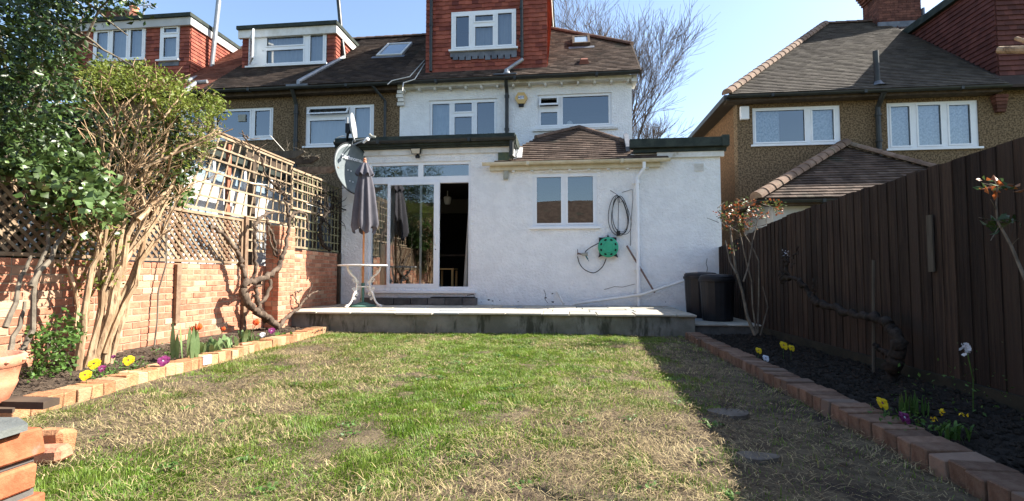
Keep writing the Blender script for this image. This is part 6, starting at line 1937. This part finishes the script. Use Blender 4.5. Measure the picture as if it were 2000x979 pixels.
for k in range(60):
    a_ = aX(rr.uniform(612, 668), rr.uniform(375, 440), -4.68)
    d_ = Vector((rr.gauss(.1, .3), rr.gauss(0, 1), rr.gauss(.3, .9))).normalized() * rr.uniform(.1, .35)
    m_.tube(wob(a_, a_ + d_, 3, .1, rr), [.010, .008, .006, .003], 4)
m_.build('trunk', M_bark_dk, v2, True)
# twigs heaped on the pergola
tw = MB()
for k in range(30):
    a_ = aY(rr.uniform(560, 605), rr.uniform(298, 312), 8.9)
    d_ = Vector((rr.gauss(0, 1), rr.gauss(0, .6), abs(rr.gauss(.2, .4)))).normalized() * rr.uniform(.1, .3)
    tw.tube(wob(a_, a_ + d_, 3, .12, rr), [.008, .007, .005, .003], 4)
tag(tw.build('dead_vine_twigs', M_stem_gr), 'small heap of dead curled twigs on the pergola rafters', 'twigs')
o = MB().tube([aX(528, 265, -5.0), aX(556, 296, -5.0)], .006, 4).tube([aX(488, 357, -4.76), aX(527, 362, -4.76)], .006, 4).tube([aX(598, 398, -4.74), aX(640, 411, -4.74)], .006, 4)
tag(o.build('training_wire', M_cable), 'pale training wires strung across the trellis', 'wire')

# rose bush at the bins
rs = thing('rose_bush', (2.45, 7.6, .05), 'leggy rose bush with green and bronze leaves beside the black bins', 'rose')
m_ = MB(); XRs = 2.45
def stem(px, x, r0, r1):
    P_ = [aX(u, v, x) for u, v in px]; m_.tube(P_, [r0 + (r1 - r0) * i / (len(P_) - 1) for i in range(len(P_))], 6)
yb0 = 7.25
def st2(px, r0, r1, y0=7.25, y1=7.5):
    P_ = [aY(u, v, y0 + (y1 - y0) * i / (len(px) - 1)) for i, (u, v) in enumerate(px)]
    m_.tube(P_, [r0 + (r1 - r0) * i / (len(P_) - 1) for i in range(len(P_))], 6)
st2([(1475, 655), (1460, 620), (1450, 570), (1438, 530), (1430, 480), (1425, 440)], .024, .012)
st2([(1438, 535), (1425, 510), (1417, 470)], .012, .008)
st2([(1480, 650), (1482, 580), (1482, 510), (1468, 480), (1452, 455)], .012, .007)
st2([(1478, 652), (1470, 600), (1468, 550), (1455, 500), (1445, 455), (1420, 440), (1402, 412)], .012, .006)
st2([(1452, 550), (1462, 520), (1470, 470), (1480, 430)], .012, .006)
st2([(1485, 655), (1500, 600), (1490, 560)], .010, .006)
for k in range(40):
    u, v = rr.uniform(1400, 1500), rr.uniform(395, 450); a_ = aY(u, v, 7.3 + rr.uniform(-.25, .3))
    d_ = Vector((rr.gauss(0, 1), rr.gauss(0, .8), rr.gauss(.2, .6))).normalized() * rr.uniform(.06, .2)
    m_.tube([a_, a_ + d_], [.006, .003], 4)
m_.build('stem', M_stem_gr, rs)
P = cloud([(1392, 420), (1420, 395), (1470, 385), (1530, 398), (1535, 415), (1490, 425), (1470, 450), (1430, 455), (1400, 440)], 7.0, 7.7, 520, clump=70, cl_r=.07)
P = np.concatenate([P, cloud([(1420, 475), (1445, 475), (1440, 495), (1425, 495)], 7.2, 7.4, 25)])
leaves('foliage', M_leaf_rose, rs, P, .045, up=.4, asp=.6)
# old vine on the right fence
rv_ = thing('old_fence_vine', (2.65, 4.5, 0), 'dark gnarled vine trunk with a long arm along the right fence', 'vine')
m_ = MB()
vinetube([(1735, 750), (1745, 710), (1755, 675), (1748, 650), (1730, 632)], 2.66, .055, .042)
vinetube([(1748, 650), (1735, 635), (1700, 622), (1660, 612), (1625, 600), (1600, 592)], 2.66, .036, .034)
vinetube([(1605, 594), (1585, 582), (1570, 560), (1555, 545), (1535, 543), (1525, 550)], 2.66, .036, .022)
vinetube([(1540, 543), (1535, 520), (1538, 505), (1530, 495)], 2.66, .024, .012)
vinetube([(1588, 582), (1590, 560), (1585, 545)], 2.66, .016, .008)
vinetube([(1545, 505), (1556, 495), (1556, 483)], 2.66, .010, .005)
vinetube([(1735, 690), (1715, 680), (1708, 672)], 2.66, .024, .012)
for k in range(18):
    a_ = aX(rr.choice([1528, 1540, 1535]) + rr.uniform(-8, 8), rr.uniform(490, 555), 2.66)
    d_ = Vector((rr.gauss(-.2, .5), rr.gauss(0, 1), rr.gauss(.1, .9))).normalized() * rr.uniform(.04, .12)
    m_.tube([a_, a_ + d_], [.010, .005], 5)
m_.build('trunk', M_bark_dk, rv_, True)
leaves('bud', M_whitefl, rv_, np.array([tuple(aX(1530 + rr.uniform(-8, 12), 493 + rr.uniform(-7, 8), 2.62)) for _ in range(14)]), .022, up=.2, asp=.6)
# rose in the right foreground
rg_ = thing('tall_rose_stem', (2.55, 3.1, 0), 'single rose stem with bronze and orange leaves in front of the right fence', 'rose')
m_ = MB()
P_ = [Vector((2.62, 2.6, 0)), aY(2030, 600, 2.9), aY(2000, 540, 3.0), aY(1975, 480, 3.05), aY(1948, 432, 3.1), aY(1946, 400, 3.1), aY(1948, 362, 3.1)]
m_.tube(P_, [.012, .010, .009, .008, .006, .005, .004], 6)
for (u, v, u2, v2) in ((1948, 432, 1912, 425), (1948, 432, 1985, 430), (1950, 445, 1935, 470), (1946, 410, 1935, 390), (1948, 365, 1920, 358), (1948, 365, 1980, 360), (1975, 480, 1990, 465), (1948, 365, 1940, 350)):
    m_.tube([aY(u, v, 3.1), aY(u2, v2, 3.05)], [.003, .002], 4)
m_.build('stem', M_stem_gr, rg_)
P = cloud([(1902, 352), (1935, 344), (1965, 350), (1995, 362), (1990, 375), (1960, 368), (1945, 385), (1930, 372), (1905, 368)], 3.0, 3.2, 34)
leaves('bronze_leaves', M_leaf_red, rg_, P, .055, up=.5, asp=.5)
P = cloud([(1908, 422), (1940, 425), (1960, 422), (1990, 425), (2000, 450), (1965, 445), (1945, 465), (1925, 440)], 3.0, 3.2, 26)
leaves('green_leaves', M_leaf_dk, rg_, P, .06, up=.5, asp=.5)
# pruned branch at the top right
br = thing('pruned_branch', (2.85, 2.4, 0), 'pruned pale branch stub poking in at the top right edge', 'branch')
m_ = MB()
a_, b_ = aY(1950, 98, 2.9), aY(2003, 97, 2.8)
m_.tube([(3.3, 2.3, 0), (3.3, 2.35, 1.5), (3.15, 2.6, 2.2), b_, a_], [.05, .045, .035, .022, .019], 10)
m_.tube([Vector((3.15, 2.6, 2.2)), aY(2005, 82, 2.85), aY(1984, 75, 2.9)], [.02, .012, .01], 8)
m_.build('wood', M_stem, br)

# ------------------------------------------------------------------ bedding flowers
def pansy(u, v, zf, color, label, s=.035, z0=None, yy=None, plant=True, face=None):
    p_ = aZ(u, v, zf)
    t = thing('pansy', (p_.x, p_.y, 0), label, 'flower', None)
    m_ = MB()
    nrm_ = Vector((.35, -.75, .55)).normalized(); sx = Vector((0, 0, 1)).cross(nrm_).normalized(); uz = nrm_.cross(sx)
    for k, (a_, rr_) in enumerate([(90, .9), (90 + 65, .85), (90 - 65, .85), (200, .8), (-20, .8), (-90, 1.0)]):
        c_ = p_ + (sx * math.cos(R(a_)) + uz * math.sin(R(a_))) * s * .55 + nrm_ * (.004 * (k % 3))
        ring = [c_ + (sx * math.cos(2 * math.pi * i / 10) + uz * math.sin(2 * math.pi * i / 10)) * s * .62 * rr_ + nrm_ * (.005 * math.cos(2 * math.pi * i / 5)) for i in range(10)]
        m_.add([c_ + nrm_ * .003] + ring, [(0, 1 + i, 1 + (i + 1) % 10) for i in range(10)])
    m_.build('petals', color, t)
    MB().tube([p_ - nrm_ * .002, p_ - Vector((0, -.01, max(.02, zf - .06)))], .002, 4).build('stem', M_leaf_bed, t)
    c_ = p_ + nrm_ * .008
    ring = [c_ + (sx * math.cos(2 * math.pi * i / 10) + uz * math.sin(2 * math.pi * i / 10)) * s * .22 for i in range(10)]
    MB().add([c_ + nrm_ * .002] + ring, [(0, 1 + i, 1 + (i + 1) % 10) for i in range(10)]).build('eye', M_purple if color is not M_purple else M_whitefl, t)
    return t
pansy(185, 711, .19, M_yellow, 'yellow pansy left of centre in the pair by the shrub foot', .045)
pansy(252, 704, .17, M_yellow, 'yellow pansy right of the shrub stems in the left bed', .045)
pansy(168, 733, .15, M_yellow, 'yellow pansy lowest and nearest to the left edging', .04)
pansy(200, 720, .14, M_purple, 'small purple pansy between the two yellow pansies', .03)
pansy(320, 705, .14, M_purple, 'large dark purple pansy behind the left edging', .05)
pansy(222, 697, .17, M_purple, 'tiny purple pansy bud against the brick wall', .018)
pansy(531, 646, .14, M_purple, 'purple and white pansy at the foot of the grape vine', .045)
pansy(513, 654, .13, M_whitefl, 'pink-white pansy just left of the grape vine foot', .035)
pansy(1722, 788, .14, M_yellow, 'large yellow pansy in the shaded right bed', .038)
pansy(1765, 816, .12, M_purple, 'purple pansy in the shaded right bed', .034)
pansy(1530, 675, .20, M_yellow, 'small yellow flower far along the shaded right bed', .045)
pansy(1545, 680, .18, M_yellow, 'second small yellow flower far along the shaded right bed', .035)
pansy(1481, 685, .15, M_yellow, 'yellow-orange flower at the far end of the right bed', .035)
pansy(1495, 700, .10, M_whitefl, 'whitish flower at the far end of the right bed', .035)
q = aX(1888, 680, 2.55)
wf = thing('white_flower', (q.x, q.y, 0), 'white blossom head on a thin stem against the dark fence', 'flower')
leaves('petals', M_whitefl, wf, np.array([tuple(q + Vector((rr.gauss(0, .012), rr.gauss(0, .012), rr.gauss(0, .016)))) for _ in range(36)]), .026, up=.2, asp=.9)
MB().tube([(q.x, q.y, q.z - .01), (q.x + .03, q.y, q.z - .2), (q.x + .02, q.y, .02)], .003, 4).build('stem', M_leaf_bed, wf)
P = np.array([(q.x + rr.uniform(-.3, .25), q.y + rr.uniform(-.4, .4), abs(rr.gauss(.12, .12)) + .06) for _ in range(90)])
leaves('foliage', M_leaf_bed, wf, P, .028, up=.4, asp=.5)

def strap_plant(name, c, n, h_, w_, mat_, label, cat, spread=.5, group=None, droop=.3, loc_r=.05):
    t = thing(name, c, label, cat, group)
    m_ = MB()
    for k in range(n):
        a_ = rr.uniform(0, 2 * math.pi); d_ = Vector((math.cos(a_), math.sin(a_), 0)); s_ = Vector((-d_.y, d_.x, 0))
        b_ = Vector(c) + Vector((rr.gauss(0, loc_r), rr.gauss(0, loc_r), 0)); L_ = h_ * rr.uniform(.6, 1.15); sp_ = spread * rr.uniform(.2, 1)
        vs, fs = [], []
        for i in range(5):
            f_ = i / 4
            q_ = b_ + d_ * (L_ * sp_ * f_ ** 1.4) + Vector((0, 0, L_ * (f_ - droop * f_ ** 3)))
            ww = w_ * (.5 + 1.4 * f_ * (1 - f_) * 2) * (1 - f_ ** 3) * .5
            vs += [q_ - s_ * ww + d_ * ww * .3, q_ + s_ * ww + d_ * ww * .3]
        fs = [(2 * i, 2 * i + 1, 2 * i + 3, 2 * i + 2) for i in range(4)]
        m_.add(vs, fs, rr.random())
    m_.build('leaves', mat_, t)
    return t
def tulip_head(t, base, top, m=M_red, s=.03, open_=False):
    MB().tube(wob(base, top, 3, .04, rr), .004, 5).build('stem', M_leaf_tulip, t)
    m_ = MB()
    for k in range(6):
        a_ = R(60 * k + (15 if k % 2 else 0)); d_ = Vector((math.cos(a_), math.sin(a_), 0)); s_ = Vector((-d_.y, d_.x, 0))
        vs = []
        for i in range(5):
            f_ = i / 4; ra = s * (.35 + 1.1 * math.sin(math.pi * min(f_, .8)) * .6); ww = s * .65 * math.sin(math.pi * (.12 + .8 * f_))
            q_ = Vector(top) + d_ * ra + Vector((0, 0, f_ * s * 2.2 - s * .3)); vs += [q_ - s_ * ww, q_ + s_ * ww]
        m_.add(vs, [(2 * i, 2 * i + 1, 2 * i + 3, 2 * i + 2) for i in range(4)], rr.random())
    m_.build('petals', m, t, True)
def bed(u, v): return aZ(u, v, .08)
c = bed(365, 700)
t = strap_plant('tulip', c, 10, .36, .045, M_leaf_tulip, 'tall tulip clump with upright green leaves and two red blooms', 'flower', spread=.12, droop=.05)
tulip_head(t, c, aY(388, 643, c.y)); tulip_head(t, c, aY(377, 645, c.y), s=.022)
c = bed(388, 692)
strap_plant('tulip_leaves', c, 12, .17, .04, M_leaf_tulip, 'low tulip leaves just right of the tall tulip clump', 'plant', spread=.5)
c = bed(415, 688)
t = strap_plant('tulip', c, 16, .22, .05, M_leaf_tulip, 'middle tulip clump with broad leaves and one faded red bloom', 'flower', spread=.5)
tulip_head(t, c, aY(436, 645, c.y), s=.02)
c = bed(450, 680)
strap_plant('tulip_leaves', c, 12, .20, .05, M_leaf_tulip, 'pale broad leaves between the middle and far tulip clumps', 'plant', spread=.6)
c = bed(482, 670)
t = strap_plant('tulip', c, 14, .24, .045, M_leaf_tulip, 'far tulip clump with a bright red bloom by the grape vine', 'flower', spread=.45)
tulip_head(t, c, aY(500, 634, c.y), s=.035)
c = bed(552, 655)
strap_plant('seedling', c, 8, .08, .04, M_leaf_bed, 'small green seedling at the far end of the left bed', 'plant', spread=.7)
for (u, v, n_, s_, lab) in ((195, 735, 110, .10, 'green pansy foliage under the yellow pansies'), (250, 722, 130, .12, 'spreading green pansy foliage in the left bed'), (335, 690, 80, .09, 'thin feathery green plant behind the purple pansy'),
                            (500, 665, 70, .09, 'low green foliage at the foot of the far tulips'), (1775, 830, 110, .10, 'dark low foliage round the purple pansy in the right bed')):
    c = bed(u, v); t = thing('low_plant', c, lab, 'plant')
    P = np.array([(c.x + rr.gauss(0, s_ * .7), c.y + rr.gauss(0, s_), .07 + abs(rr.gauss(0, s_ * .45))) for _ in range(n_)])
    leaves('foliage', M_leaf_bed, t, P, .032, up=.6, asp=.5)
c = aZ(1780, 808, .05)
strap_plant('daffodil_leaves', c, 34, .13, .012, M_leaf_bed, 'cut-back clump of upright daffodil leaves behind the purple pansy', 'plant', spread=.15, droop=.05, loc_r=.04)
c = aZ(1858, 858, .05)
t = strap_plant('drooping_daffodil', c, 30, .17, .014, M_leaf_bed, 'drooping daffodil clump with faded yellow heads in the right bed', 'plant', spread=.6, droop=.6, loc_r=.035)
leaves('petals', M_yellow, t, np.array([tuple(aZ(u_, v_, .16) + Vector((rr.gauss(0, .008), rr.gauss(0, .008), rr.gauss(0, .008)))) for (u_, v_) in ((1838, 805), (1825, 820), (1880, 808)) for _ in range(8)]), .022, up=.2)
# fallen terracotta piece in the left bed
c = bed(480, 676)
o = MB().bbox(c.x - .06, c.x + .06, c.y - .03, c.y + .03, .09, .12, .008, rot=R(60))
tag(o.build('brick_fragment', M_terra), 'orange brick fragment in the left bed before the vine', 'brick')
